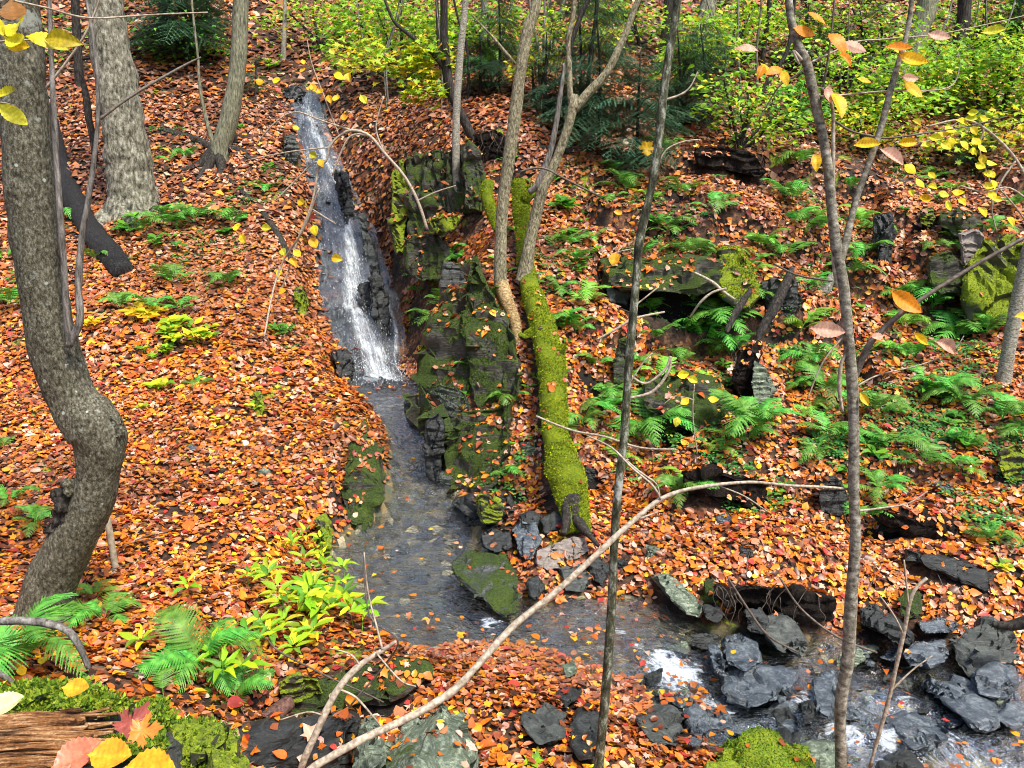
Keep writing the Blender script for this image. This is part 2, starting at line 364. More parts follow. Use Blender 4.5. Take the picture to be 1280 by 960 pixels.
# ------------------------------------------------------------------ tubes
def tube_arrays(pts, rad, sides=10, rough=0., seed=0, freq=3., oval=0., cap=True, lump=0.):
    pts = np.asarray(pts, float); rad = np.asarray(rad, float); n = len(pts)
    T = np.gradient(pts, axis=0); T /= np.linalg.norm(T, axis=1)[:, None] + 1e-9
    nrm = np.cross(T[0], [0.3, .2, 1.]);
    if np.linalg.norm(nrm) < .1: nrm = np.cross(T[0], [1., 0, 0])
    nrm /= np.linalg.norm(nrm); N = [nrm]
    for i in range(1, n):
        v = N[-1] - T[i] * np.dot(N[-1], T[i]); N.append(v / (np.linalg.norm(v) + 1e-9))
    N = np.array(N); B = np.cross(T, N)
    an = np.linspace(0, 2 * math.pi, sides, endpoint=False)
    V = []
    for i in range(n):
        for a in an:
            d = math.cos(a) * N[i] + math.sin(a) * B[i]
            r = rad[i]
            if rough:
                q = pts[i] + d * r
                r *= 1 + rough * mn.noise(Vector((q[0] * freq + seed, q[1] * freq, q[2] * freq))) + rough * .5 * mn.noise(Vector((q[0] * freq * 3.1, q[1] * freq * 3.1 + seed, q[2] * freq * 3.1)))
            if lump:
                r *= 1 + lump * max(0, mn.noise(Vector((math.cos(a) * 1.3 + seed, math.sin(a) * 1.3, np.dot(pts[i], (.9, .9, 1.1)) * 1.5))))
            V.append(pts[i] + d * r)
    V = np.array(V); i = np.arange(n - 1)[:, None] * sides; k = np.arange(sides)[None]; k2 = (k + 1) % sides
    Fq = np.stack([i + k, i + k2, i + sides + k2, i + sides + k], -1).reshape(-1, 4)
    if cap:
        V = np.concatenate([V, pts[:1], pts[-1:]]); c0 = len(V) - 2; c1 = len(V) - 1; L = (n - 1) * sides; q = np.arange(0, sides)
        q2 = (q + 1) % sides
        Fq = np.concatenate([Fq, np.stack([q2, q, np.full(sides, c0), np.full(sides, c0)], -1), np.stack([L + q, L + q2, np.full(sides, c1), np.full(sides, c1)], -1)])
    return V, Fq
def join_arr(parts):
    V, Fs, o = [], [], 0
    for v, f in parts: V.append(v); Fs.append(f + o); o += len(v)
    return np.concatenate(V), np.concatenate(Fs)
def mesh_poly(name, V, Fq, mat, smooth=True):
    me = bpy.data.meshes.new(name)
    fl = [list(dict.fromkeys(f)) for f in Fq.tolist()]
    me.from_pydata(V.tolist(), [], fl); me.update()
    if smooth: me.polygons.foreach_set('use_smooth', np.ones(len(me.polygons), bool))
    me.materials.append(mat); return me
def pxpath(path, per=6, Y=None):
    """path of (u,v,w[,Y]) -> smoothed 3D points and radii"""
    q = []
    for p in path:
        y = p[3] if len(p) > 3 else Y
        q.append([*P(p[0], p[1], y), p[2] * .5 * mpp(p[0], p[1], y)])
    q = catmull(q, per); return q[:, :3], np.maximum(q[:, 3], .0008)
def wiggle(pts, a, f, seed):
    return np.array([p + a * np.array(mn.noise_vector(Vector((p[0] * f + seed, p[1] * f, p[2] * f)))) for p in pts])
def pxtube(name, path, mat, parent=None, base=None, Y=None, sides=10, per=6, rough=.0, freq=3., seed=0, wig=0., lump=0.):
    p, r = pxpath(path, per, Y)
    if wig: p = wiggle(p, wig, 2.5, seed)
    V, Fq = tube_arrays(p, r, sides, rough, seed, freq, lump=lump)
    b = np.zeros(3) if base is None else base
    if parent is None and base is None:
        b = p[-1]
    o = link(name, mesh_poly(name, V - b, Fq, mat), parent)
    if parent is None: o.location = Vector(b)
    return o
# ------------------------------------------------------------------ leaves
def tri_fan(k): return [(0, i, i % (k - 1) + 1) for i in range(1, k)]
OVATE = np.array([(0,0,0),(.22,.12,.03),(.30,.36,.06),(.24,.64,.05),(0,1.0,0),(-.24,.64,.05),(-.30,.36,.06),(-.22,.12,.03),(0,.4,-.015)], float)
OVATE_F = np.array([(8,0,1),(8,1,2),(8,2,3),(8,3,4),(8,4,5),(8,5,6),(8,6,7),(8,7,0)])
def maple():
    a = [(0,-.35),(.10,.0),(.42,-.05),(.30,.18),(.62,.42),(.30,.42),(.22,.52),(0,1.0),(-.22,.52),(-.30,.42),(-.62,.42),(-.30,.18),(-.42,-.05),(-.10,.0)]
    v = [(0,.25,-.02)] + [(x, y, .10 * abs(x) * (1 if i % 2 else -1.2)) for i, (x, y) in enumerate(a)]
    k = len(v); return np.array(v, float) * .85, np.array([(0, i, i % (k - 1) + 1) for i in range(1, k)])
MAPLE, MAPLE_F = maple()
QUADL = np.array([(0,0,0),(.30,.45,.06),(0,1,0),(-.30,.45,.06)], float); QUADL_F = np.array([(0,1,2),(0,2,3)])
def leaf_batch(tmpl, faces, pos, nrm, head, size, col, curl=None, colvar=.12):
    n = len(pos); nrm = nrm / np.linalg.norm(nrm, axis=1)[:, None]
    head = head - nrm * (head * nrm).sum(1)[:, None]; head /= np.linalg.norm(head, axis=1)[:, None] + 1e-9
    side = np.cross(head, nrm)
    t = np.repeat(tmpl[None], n, 0).copy()
    c = RNG.normal(0, .14, (n, 1)) if curl is None else curl[:, None]
    t[:, :, 2] += c * (t[:, :, 1] - .4) ** 2 * 2.2 + np.abs(t[:, :, 0]) * RNG.normal(.1, .3, (n, 1))
    if len(tmpl) < 40: t[:, :, 0] += RNG.normal(0, .04, (n, len(tmpl)))
    t *= size[:, None, None]
    V = pos[:, None] + t[:, :, 0:1] * side[:, None] + t[:, :, 1:2] * head[:, None] + t[:, :, 2:3] * nrm[:, None]
    Fx = faces[None] + (np.arange(n) * len(tmpl))[:, None, None]
    C = np.ones((n, len(tmpl), 4)); C[:, :, :3] = col[:, None]; C[:, :, :3] *= (1 + RNG.normal(0, colvar, (n, len(tmpl), 1)))
    return V.reshape(-1, 3), Fx.reshape(-1, 3), np.clip(C.reshape(-1, 4), 0, 1)
def batch_join(bs):
    V, Fs, C, o = [], [], [], 0
    for v, f, c in bs: V.append(v); Fs.append(f + o); C.append(c); o += len(v)
    return np.concatenate(V), np.concatenate(Fs), np.concatenate(C)
def pick(pal, n):
    w = np.array([p[0] for p in pal], float); c = np.array([p[1] for p in pal], float)
    k = RNG.choice(len(pal), n, p=w / w.sum()); out = c[k] * (1 + RNG.normal(0, .16, (n, 1))) * (1 + RNG.normal(0, .06, (n, 3)))
    return np.clip(out, .004, .95)
def rnd_dirs(n):
    a = RNG.uniform(0, 2 * math.pi, n); return np.stack([np.cos(a), np.sin(a), np.zeros(n)], 1)
# ------------------------------------------------------------------ rocks
ROCKS = []     # (world verts, faces, leaf factor) for the leaf drop
def rock_mesh(pts, cuts=4, rough=.04, strata=.012, seed=0, sdir=(.2, .5, 1), bev=.12, maxlen=None):
    bm = bmesh.new()
    for p in pts: bm.verts.new(Vector(p))
    r = bmesh.ops.convex_hull(bm, input=bm.verts)
    bmesh.ops.delete(bm, geom=[v for v in bm.verts if not v.link_faces], context='VERTS')
    bmesh.ops.dissolve_limit(bm, angle_limit=R(6), verts=bm.verts, edges=bm.edges)
    co = np.array([v.co for v in bm.verts]); size = np.linalg.norm(co.max(0) - co.min(0))
    bmesh.ops.bevel(bm, geom=list(bm.edges), offset=size * bev * .12, segments=1, profile=.6, affect='EDGES')
    bmesh.ops.triangulate(bm, faces=bm.faces)
    L = maxlen or size / 34
    for _ in range(8):
        e = [x for x in bm.edges if x.calc_length() > L]
        if not e or len(bm.verts) > 14000: break
        bmesh.ops.subdivide_edges(bm, edges=e, cuts=1); bmesh.ops.triangulate(bm, faces=bm.faces)
    bm.normal_update(); sd = Vector(sdir).normalized(); s = seed * 13.7
    off = []
    for v in bm.verts:
        p = v.co / size; q = Vector((p.x * 3 + s, p.y * 3, p.z * 3)); 
        st = mn.noise(Vector((p.dot(sd) * 26 + s + 2.2 * mn.noise(q), mn.noise(q * 1.4) * 1.2, s)))
        vq = p * 5.5 - sd * (p.dot(sd) * 3.2); dd, vp = mn.voronoi(vq + Vector((s, s * .7, 0))); hsh = mn.cell(vp[0] * 7.3)
        st2 = min((dd[1] - dd[0]) * 5, 1) - 1
        d = .030 * size * (hsh - .5) * (1 if strata > 0 else 0) + .012 * size * st2 * (1 if strata > 0 else 0) + rough * size * (mn.noise(q) + .5 * mn.noise(q * 2.7) + .3 * mn.noise(q * 6.5)) + strata * size * (1 if st > .1 else (-1 if st < -.15 else 0)) * (1 - abs(v.normal.dot(sd)) * .8)
        off.append(v.normal * d)
    for v, d in zip(bm.verts, off): v.co += d
    return bm
def finish_rock(name, label, bm, mat, leafy, group, cat='rock', parent=None, base=None):
    bm.normal_update()
    V = np.array([v.co for v in bm.verts]); b = np.array([V[:, 0].mean(), V[:, 1].mean(), V[:, 2].min()]) if base is None else base
    ROCKS.append((V.copy(), [[v.index for v in f.verts] for f in bm.faces], leafy))
    for v in bm.verts: v.co -= Vector(b)
    me = bpy.data.meshes.new(name); bm.to_mesh(me); bm.free(); me.materials.append(mat)
    me.shade_smooth(); me.set_sharp_from_angle(angle=R(38))
    o = link(name, me, parent)
    if parent is None: o.location = Vector(b); tag(o, label, cat, group)
    return o
def rock(label, u, v, w, h, mat='slate', tilt=0, seed=0, leafy=.3, thick=.9, name='rock', group=None, flat=1., cat='rock', dY=0., sink=.18, rough=.03, Y=None):
    """angular boulder with pixel box centre/size, standing where the ground is seen at its foot"""
    b = height_row(u, v + h * .42)
    Yb = (b if Y is None else Y) + dY
    m = mpp(u, v + h * .4, Yb); W, Hh = w * m, h * m; D = max(min(W, Hh * 1.6) * thick, .05)
    c = P(u, v, Yb + D * .35) ; c[2] -= Hh * sink * .5; Hh *= 1 + sink
    rg = random.Random(seed * 77 + int(u)); pts = []
    for sx in (-1, 1):
        for sy in (-1, 1):
            for sz in (-1, 1):
                k = rg.uniform(.72, 1.0); pts.append((sx * W / 2 * k * (.82 if sz > 0 else 1), sy * D / 2 * rg.uniform(.8, 1.05), sz * Hh / 2 * rg.uniform(.66 if sz > 0 else .85, 1.0)))
    for _ in range(5):
        a = rg.uniform(0, 6.28); z = rg.uniform(-.3, .6); pts.append((math.cos(a) * W * .54, math.sin(a) * D * .54, z * Hh * .5))
    Mx = Matrix.Rotation(tilt, 3, 'Y') @ Matrix.Rotation(rg.uniform(-.2, .2), 3, 'X')
    pts = [Vector(c) + Mx @ Vector(p) for p in pts]
    sd = Mx @ Vector((rg.uniform(-.4, .4), rg.uniform(-.3, .3), 1))
    return finish_rock(name, label, rock_mesh(pts, seed=seed, sdir=sd, rough=rough), M[mat], leafy, group, cat)
def height_row(u, v): return G(u, v)[1]
def hull(label, outline, Y, thick, mat, seed=0, leafy=.2, name='rock', back=.85, lift=0., slope=0., group=None, rough=.025, strata=.012, parent=None, base=None, bev=.12, sdir=(.1, .2, 1), fixed=False, Yoff=0., lie=.5):
    """rock whose seen side follows pixels at its own distance; slope: extra distance per 100 px upwards"""
    vb = max(q[1] for q in outline); pts = []
    cu = sum(q[0] for q in outline) / len(outline); cv = sum(q[1] for q in outline) / len(outline)
    yb = [G(q[0], vb - 1)[1] for q in outline]; yt = [G(q[0], q[1])[1] for q in outline]; Ym = min(Y, float(np.mean(yb))) + Yoff
    for q, yy in zip(outline, yt):
        y = (q[2] if len(q) > 2 else (Y + slope * (vb - q[1]) / 100 if fixed else min(Ym + min(slope * 1.2 * (vb - q[1]) / 100, lie * max(yy - Ym, 0)), yy - .02 + Yoff))); pts.append(P(q[0], q[1], y))
        u2, v2 = cu + (q[0] - cu) * back, cv + (q[1] - cv) * back
        p2 = P(u2, v2, y + thick * random.uniform(.85, 1.15)); p2[2] -= lift; pts.append(p2)
    return finish_rock(name, label, rock_mesh(pts, seed=seed, rough=rough, strata=strata, bev=bev, sdir=sdir), M[mat], leafy, group, parent=parent, base=base)
# ------------------------------------------------------------------ ground sheet
ny, nx = H.shape
gv = np.stack([XX.ravel(), YY.ravel(), H.ravel()], 1)
ii = (np.arange(ny - 1)[:, None] * nx + np.arange(nx - 1)[None]).ravel()
gf = np.stack([ii, ii + 1, ii + nx + 1, ii + nx], 1)
wet = sstep(-.10, .02, SDg).ravel()
def m_ground():
    m, nt, out = newmat('forest_floor'); t = NT(nt); co = t.coord()
    vc = t.vor(co, 26, 'Color'); sx = t.n('ShaderNodeSeparateXYZ'); t.l(vc, sx.inputs[0])
    leafc = t.ramp(sx.outputs[0], [(0, (.05, .022, .012)), (.25, (.13, .055, .025)), (.5, (.22, .10, .045)), (.7, (.07, .032, .02)), (1, (.30, .14, .08))], 'CONSTANT')
    soil = t.ramp(t.noise(co, 12, 4), [(.4, (.012, .008, .005)), (.7, (.045, .028, .018))])
    c = t.mix(t.ramp(t.noise(co, 2.5, 3), [(.42, 0), (.6, 1)]), soil, leafc)
    mo = t.ramp(t.noise(co, 1.9, 4, .65), [(.60, 0), (.66, .8)]); c = t.mix(mo, c, t.ramp(t.noise(co, 40, 3), MOSS))
    # stream bed: slate flakes and pebbles
    pc = t.vor(co, 13, 'Color'); px = t.n('ShaderNodeSeparateXYZ'); t.l(pc, px.inputs[0])
    peb = t.ramp(px.outputs[0], [(0, (.05, .048, .026)), (.3, (.13, .115, .06)), (.55, (.24, .18, .08)), (.75, (.10, .11, .07)), (.92, (.50, .44, .28))], 'CONSTANT')
    peb = t.mix(.55, peb, t.ramp(t.noise(co, 50, 4, .7), [(.35, (.4, .4, .4)), (.7, (1.3, 1.3, 1.3))]), 'MULTIPLY')
    c = t.mix(t.attr('bare', 'Fac'), c, (.010, .007, .005)); w = t.attr('wet', 'Fac'); st_ = t.coord((3, 1, .5)); fr_ = t.ramp(t.noise(st_, 9, 6, .75), [(.36, (.012, .015, .018)), (.5, (.06, .07, .08)), (.66, (.20, .23, .26))]); peb = t.mix(t.attr('chute', 'Fac'), peb, fr_); c = t.mix(w, c, peb)  # leafless hollows blackened as painted shade; then the stream bed colours
    cu = t.vor(co, 13, 'Distance')
    h = t.math('ADD', t.noise(co, 30, 4, .7), t.math('MULTIPLY', cu, .8))
    t.l(t.pbsdf(c, t.ramp(w, [(0, .8), (1, .3)]), .35, t.bump(h, .9, .03)), out.inputs[0]); return m
ground = link('ground', mesh_np('ground', gv, gf, m_ground(), True, {'wet': ('FLOAT', wet), 'bare': ('FLOAT', sstep(.10, .4, BARE_SHADE).ravel()), 'chute': ('FLOAT', sstep(9.0, 9.9, YY).ravel())})); tag(ground, kind='structure')
# ------------------------------------------------------------------ water
FOAM = [(PZ(470, 474, -2.03), .30, 1.0), (PZ(840, 838, -2.95), .22, 1.0), (PZ(800, 815, -2.9), .10, .6), (PZ(880, 872, -3.0), .10, .6), (PZ(1010, 880, -3.05), .14, .5), (PZ(742, 762, -2.84), .08, .5), (PZ(612, 775, -2.8), .10, .7), (PZ(930, 850, -3.0), .10, .7), (PZ(975, 845, -3.02), .10, .7), (PZ(1025, 868, -3.03), .14, .9), (PZ(1060, 915, -3.05), .14, .8), (PZ(905, 880, -3.02), .12, .9), (PZ(1130, 870, -3.05), .12, .6), (PZ(1190, 920, -3.1), .2, .55), (PZ(1110, 930, -3.1), .15, .7), (PZ(985, 905, -3.05), .10, .8), (PZ(1250, 950, -3.1), .2, .5), (PZ(775, 790, -2.86), .08, .5), (PZ(525, 560, -2.3), .06, .5)]
def water_sheet(name, label_unused, i0, i1, nac, over, kindfall, mat):
    sub = 5 if kindfall else 4
    A = catmull(LS[i0:i1], sub); B = catmull(RS[i0:i1], sub)
    n = len(A); s = np.linspace(-over, 1 + over, nac)
    V = A[:, None] * (1 - s)[None, :, None] + B[:, None] * s[None, :, None]
    C = (A + B) / 2; V[:, :, 2] = C[:, 2][:, None]
    along = np.concatenate([[0], np.cumsum(np.linalg.norm(np.diff(C, axis=0), axis=1))])
    ac = (s - .5)[None] * np.linalg.norm((B - A)[:, :2], axis=1)[:, None]
    al = np.repeat(along[:, None], nac, 1)
    if kindfall:
        hgt = .055 * fbm(ac / .14, al / .9, 3, 3) + .03 * vnoise(ac / .045, al / .35, 9) + .07 * vnoise(ac / .3, al / .28, 14) + .05 * (np.abs(vnoise(ac / .22, al / .6, 19)) - .3) - .05 * np.abs(s - .5)[None] * 2 + .075
        V[:, :, 2] += hgt; V[:, :, 1] -= hgt * .6
    else:
        V[:, :, 2] += .009 * fbm(V[:, :, 0] / .13, V[:, :, 1] / .08, 4, 3)
        rx = sstep(.8, 1.6, V[:, :, 0]); V[:, :, 2] += rx * .03 * fbm(V[:, :, 0] / .30, V[:, :, 1] / .18, 6, 3)
        V[:, :, 2] += .05 * vnoise(V[:, :, 0] / .5, V[:, :, 1] / .2, 16) * rx
    foam = np.zeros(V.shape[:2])
    for c, r, a in FOAM:
        d = np.hypot(V[:, :, 0] - c[0], V[:, :, 1] - c[1]); foam = np.maximum(foam, a * np.exp(-(d / r) ** 2))
    if kindfall:
        # where the white thread of water runs across the bed, as a share of the width
        tt = np.linspace(0, 1, n); core = np.interp(tt, [0, .2, .35, .5, .7, .85, 1], [.5, .6, .75, .6, .45, .5, .55]); wd = np.interp(tt, [0, .3, .6, .85, 1], [.36, .19, .18, .25, .48])
        foam = np.maximum(foam, np.exp(-((s[None] - core[:, None]) / wd[:, None]) ** 2) * np.interp(tt, [0, .15, .4, .8, 1], [.62, .78, .92, .9, 1.0])[:, None])
        core2 = np.interp(tt, [0, .45, .6, .75, 1], [.9, .9, .86, .97, .9]); foam = np.maximum(foam, .8 * np.exp(-((s[None] - core2[:, None]) / .06) ** 2) * sstep(.4, .5, tt)[:, None])
    uvw = np.stack([ac, al, np.zeros_like(ac)], -1)
    q = (np.arange(n - 1)[:, None] * nac + np.arange(nac - 1)[None]).ravel()
    f = np.stack([q, q + 1, q + nac + 1, q + nac], 1)
    o = link(name, mesh_np(name, V.reshape(-1, 3), f, mat, True, {'flow': ('FLOAT_VECTOR', uvw.reshape(-1, 3)), 'foam': ('FLOAT', foam.ravel())}))
    return tag(o, kind='structure'), V
def m_water(name, fall):
    m, nt, out = newmat(name); t = NT(nt)
    fl = t.attr('flow', 'Vector'); fo = t.attr('foam', 'Fac'); co = t.coord()
    def sc_(v, s):
        mp = t.n('ShaderNodeMapping'); mp.inputs['Scale'].default_value = s; t.l(v, mp.inputs[0]); return mp.outputs[0]
    if fall:
        n1 = t.noise(sc_(fl, (22, 2.6, 1)), 1, 6, .78, .9); n2 = t.noise(sc_(fl, (75, 20, 1)), 1, 5, .8, .8); n3 = t.noise(sc_(fl, (7, 5, 1)), 1, 3, .6, .5)
        st = t.math('ADD', t.math('MULTIPLY', n1, .45), t.math('ADD', t.math('MULTIPLY', n2, .33), t.math('MULTIPLY', n3, .25)))
        a = t.math('ADD', st, t.math('MULTIPLY', fo, .36)); a = t.ramp(a, [(.73, 0), (.82, .32), (.90, .85), (.97, 1)])
        bmp = t.bump(st, 1.0, .05)
    else:
        w1 = t.noise(sc_(co, (1, 1.5, 1)), 7, 3, .6, 1.6); w2 = t.noise(sc_(co, (1, 1.8, 1)), 26, 3, .6, 1.0)
        st = t.math('ADD', t.math('MULTIPLY', w1, .7), t.math('MULTIPLY', w2, .3))
        a = t.math('ADD', st, t.math('MULTIPLY', fo, .42)); a = t.ramp(a, [(.70, 0), (.79, .5), (.93, 1)])
        bmp = t.bump(st, 1.0, .075)
    gl = t.n('ShaderNodeBsdfGlossy'); gl.inputs['Roughness'].default_value = .16 if fall else .07; t.l(bmp, gl.inputs['Normal']); gl.inputs['Color'].default_value = (1, 1, 1, 1)
    tr = t.n('ShaderNodeBsdfTransparent'); tr.inputs['Color'].default_value = (.80, .84, .86, 1) if fall else (.90, .92, .84, 1)
    fr = t.n('ShaderNodeFresnel'); fr.inputs['IOR'].default_value = 1.5 if fall else 1.33; t.l(bmp, fr.inputs['Normal'])
    mx = t.n('ShaderNodeMixShader'); t.l(t.math('MULTIPLY_ADD', fr.outputs[0], (.5 if fall else 1.05), .02 if fall else 0), mx.inputs[0]); t.l(tr.outputs[0], mx.inputs[1]); t.l(gl.outputs[0], mx.inputs[2])
    foam = t.pbsdf((.76, .82, .86) if fall else (.62, .70, .78), .45, .5, bmp)
    m2 = t.n('ShaderNodeMixShader'); t.l(a, m2.inputs[0]); t.l(mx.outputs[0], m2.inputs[1]); t.l(foam, m2.inputs[2])
    t.l(m2.outputs[0], out.inputs[0]); return m
iF = (NFALL) * PER
waterfall, WF = water_sheet('waterfall', None, 0, iF + 1, 90, .10, True, m_water('falling_water', True))
stream, WS = water_sheet('stream', None, iF - 4, len(LS), 110, .06, False, m_water('stream_water', False))
# ------------------------------------------------------------------ world, sun, camera
w = bpy.data.worlds.new('World'); sc.world = w; w.use_nodes = True
nt = w.node_tree; nt.nodes.clear(); t = NT(nt)
sky = t.n('ShaderNodeTexSky'); sky.sky_type = 'NISHITA'; sky.sun_disc = False
SUN_EL, SUN_AZ = R(60), R(140)      # azimuth clockwise from +Y: behind the camera, high on the right
sky.sun_elevation = SUN_EL; sky.sun_rotation = SUN_AZ; sky.air_density = 1.0; sky.dust_density = 3.0; sky.ozone_density = 2.0
bg = t.n('ShaderNodeBackground'); bg.inputs['Strength'].default_value = .115; t.l(sky.outputs[0], bg.inputs[0])
wo = t.n('ShaderNodeOutputWorld'); t.l(bg.outputs[0], wo.inputs[0])
sl = bpy.data.lights.new('sun', 'SUN'); sl.energy = 2.8; sl.angle = R(11); sl.color = (1, .93, .82)
so = bpy.data.objects.new('sun', sl); COL.objects.link(so)
sdv = Vector((math.sin(SUN_AZ) * math.cos(SUN_EL), math.cos(SUN_AZ) * math.cos(SUN_EL), math.sin(SUN_EL)))
so.rotation_euler = sdv.to_track_quat('Z', 'Y').to_euler(); so.location = (0, -5, 20)
cam = bpy.data.cameras.new('camera'); cam.sensor_width = 36; cam.lens = 36 * F / 1280; cam.clip_end = 400; cam.clip_start = .05
co_ = bpy.data.objects.new('camera', cam); COL.objects.link(co_); co_.rotation_euler = (R(90) - PITCH, 0, 0); sc.camera = co_
sc.view_settings.view_transform = 'Standard'; sc.view_settings.look = 'None'; sc.view_settings.gamma = 1; sc.view_settings.exposure = EXPOSURE if 'EXPOSURE' in globals() else 1.08
sc.render.resolution_x, sc.render.resolution_y = 1024, 768
sc.cycles.max_bounces = 6; sc.cycles.transparent_max_bounces = 8; sc.cycles.diffuse_bounces = 3; sc.cycles.glossy_bounces = 2
sc.cycles.filter_width = 1.0; sc.cycles.use_denoising = True; sc.cycles.sample_clamp_indirect = 4; sc.cycles.sample_clamp_direct = 6; sc.cycles.caustics_reflective = False; sc.cycles.caustics_refractive = False

# spray over the fall: separate drops and flecks of white water
_c = (LS[:iF + 6] + RS[:iF + 6]) / 2; _w = (RS[:iF + 6] - LS[:iF + 6]); _P = []
for _ in range(2300):
    q = min(1, abs(RNG.normal(0, .35))) if RNG.uniform() < .5 else RNG.uniform(0, .95); i_ = int((1 - q) * (iF + 3)); sx = RNG.normal(0, .17 + .12 * (q < .15)) + .05
    _P.append(_c[i_] + _w[i_] * sx + np.array([RNG.normal(0, .03), -abs(RNG.normal(.03, .05)) - .02, .05 + abs(RNG.normal(0, .05 + .05 * (q < .12)))]))
_P = np.array(_P); _s = RNG.uniform(.0025, .008, len(_P)); _t = np.array([(1, 0, -.5), (-.6, .9, -.5), (-.6, -.9, -.5), (0, 0, 1.2)]); _f = np.array([(0, 1, 2), (0, 3, 1), (1, 3, 2), (2, 3, 0)])
_st = np.ones((len(_P), 1, 3)); _st[:, 0, 2] = RNG.uniform(.8, 2.5, len(_P))
_V = (_P[:, None] + _t[None] * _s[:, None, None] * _st).reshape(-1, 3); _F = (_f[None] + np.arange(len(_P))[:, None, None] * 4).reshape(-1, 3)
tag(link('spray', mesh_np('spray', _V, _F, m_plain('white_water', (.62, .68, .74), (.75, .8, .85), 30, .3))), 'white spray and drops over the waterfall', 'spray', kind='stuff')
def grow(ol, k):
    cu = sum(q[0] for q in ol) / len(ol); cv = sum(q[1] for q in ol) / len(ol); return [(cu + (q[0] - cu) * k, cv + (q[1] - cv) * k) for q in ol]
# ------------------------------------------------------------------ rocks (pixel outlines give the seen side; each has its own distance and thickness)
g1 = 'boulders of the mossy outcrop beside the waterfall'
hull('tall pointed upright slab of the outcrop with mossy right face', [(583,330),(598,345),(628,385),(642,430),(640,490),(632,530),(600,545),(580,480),(577,400)], 8.15, .55, 'rock_moss_mid', 1, .1, 'standing_slab', slope=.25, group=g1, strata=.006)
hull('square mossy block left of the tall pointed slab, ferns on its top', [(524,425),(545,408),(584,412),(588,470),(590,500),(548,492),(528,470)], 8.35, .8, 'rock_full_moss', 2, .5, 'boulder', slope=.1, group=g1)
hull('rounded grey boulder wedged under the square mossy block', [(530,492),(548,478),(578,486),(590,510),(578,535),(548,545),(531,525)], 8.1, .6, 'slate', 3, .0, 'boulder', group=g1, rough=.02)
hull('broad bulging mossy base boulder of the outcrop at the water', [(570,505),(640,500),(640,560),(628,600),(610,632),(570,622),(545,600),(552,545)], 7.5, .8, 'rock_mossy', 4, .25, 'boulder', slope=.35, group=g1)
hull('narrow dark upright slab standing in the water left of the mossy base boulder', [(533,520),(550,512),(556,560),(550,608),(534,600),(528,555)], 7.6, .35, 'slate_dark', 5, .0, 'boulder', group=g1)
hull('grey block behind the top of the pointed slab', [(555,328),(580,330),(584,372),(560,385),(551,365)], 8.6, .5, 'slate', 6, .2, 'boulder', group=g1)
hull('low dark ledge rock at the foot of the outcrop by the pool', [(560,628),(600,618),(640,612),(650,640),(610,668),(585,655)], 6.75, .6, 'slate_dark', 7, .3, 'boulder', slope=.5, group=g1)
hull('small mossy knob at the foot of the outcrop beside the blue stone', [(596,618),(612,614),(628,628),(624,652),(602,656),(594,640)], 6.2, .35, 'rock_full_moss', 8, .25, 'boulder', group=g1)
hull('broad dark mossy cliff body that the pointed slab leans on', [(522,430),(548,385),(590,352),(628,372),(652,420),(658,480),(648,560),(612,625),(556,606),(532,520)], 8.6, 1.2, 'rock_mossy', 9, .30, 'cliff_boulder', slope=.35, group=g1, rough=.05, Yoff=.22)
g2 = 'dark layered rocks of the wall behind the outcrop'
for i, (lab, ol, Y, mt) in enumerate([
  ('leftmost mossy column of the layered wall right of the falls', [(490,215),(505,205),(512,240),(506,300),(498,312),(488,280)], 11.0, 'rock_full_moss'),
  ('dark layered slab second from left in the wall right of the falls', [(508,205),(528,196),(534,230),(530,300),(515,318),(508,260)], 10.9, 'rock_mossy'),
  ('tall dark slab in the middle of the layered wall behind the thin birch', [(530,196),(556,188),(560,220),(556,290),(535,300),(529,240)], 10.8, 'rock_mossy'),
  ('wide grey slab of the layered wall just behind the thin birch', [(557,190),(580,184),(592,205),(596,262),(562,272),(555,230)], 10.7, 'rock_moss_mid'),
  ('grey-green pillar at the right end of the layered wall', [(582,180),(598,190),(606,215),(602,262),(585,258),(578,215)], 10.3, 'rock_moss_mid'),
  ('low mossy block at the foot of the layered wall', [(508,300),(545,292),(560,310),(556,345),(520,350),(505,330)], 10.0, 'rock_mossy'),
  ('small mossy cushion rock under the thin birch', [(534,276),(556,268),(574,272),(566,288),(540,292)], 9.9, 'rock_full_moss')]):
    hull(lab, grow(ol, 1.12), Y, .7, mt, 20 + i, .4, 'layered_slab', slope=.15, group=g2, strata=.02, sdir=(1, .3, .15))
# mossy ledge on the right bank
g3 = 'rocks of the mossy ledge on the right bank'
hull('long dark-green overhanging ledge rock above the black hollow', [(748,330),(790,322),(850,318),(905,325),(905,362),(870,372),(800,366),(758,360)], 8.45, 1.4, 'rock_mossy', 30, .25, 'ledge_rock', slope=.5, group=g3, fixed=True)
hull('bright moss-covered rock nose at the right end of the ledge', [(900,312),(925,308),(945,335),(952,372),(930,392),(905,375),(896,345)], 8.55, .9, 'rock_full_moss', 31, .08, 'ledge_rock', slope=.3, group=g3, fixed=True)
hull('grey block under the left end of the long ledge', [(758,338),(785,334),(792,360),(786,386),(762,380)], 8.85, .6, 'slate', 32, .1, 'ledge_rock', group=g3)
hull('dark mossy rock wall under the ferns below the ledge', [(806,470),(860,460),(900,472),(908,525),(880,545),(820,535),(800,505)], 7.85, .7, 'rock_mossy', 33, .2, 'ledge_rock', slope=.3, group=g3)
hull('upright grey-green stone beside the dark root bank', [(942,448),(958,455),(970,490),(962,510),(945,512),(938,480)], 7.75, .35, 'slate_green', 34, .0, 'stone', strata=.01, slope=.15)
hull('narrow upright mossy stone left of the slim trunk', [(772,425),(784,420),(789,455),(784,488),(768,486),(766,455)], 7.9, .35, 'rock_moss_mid', 35, .0, 'stone')
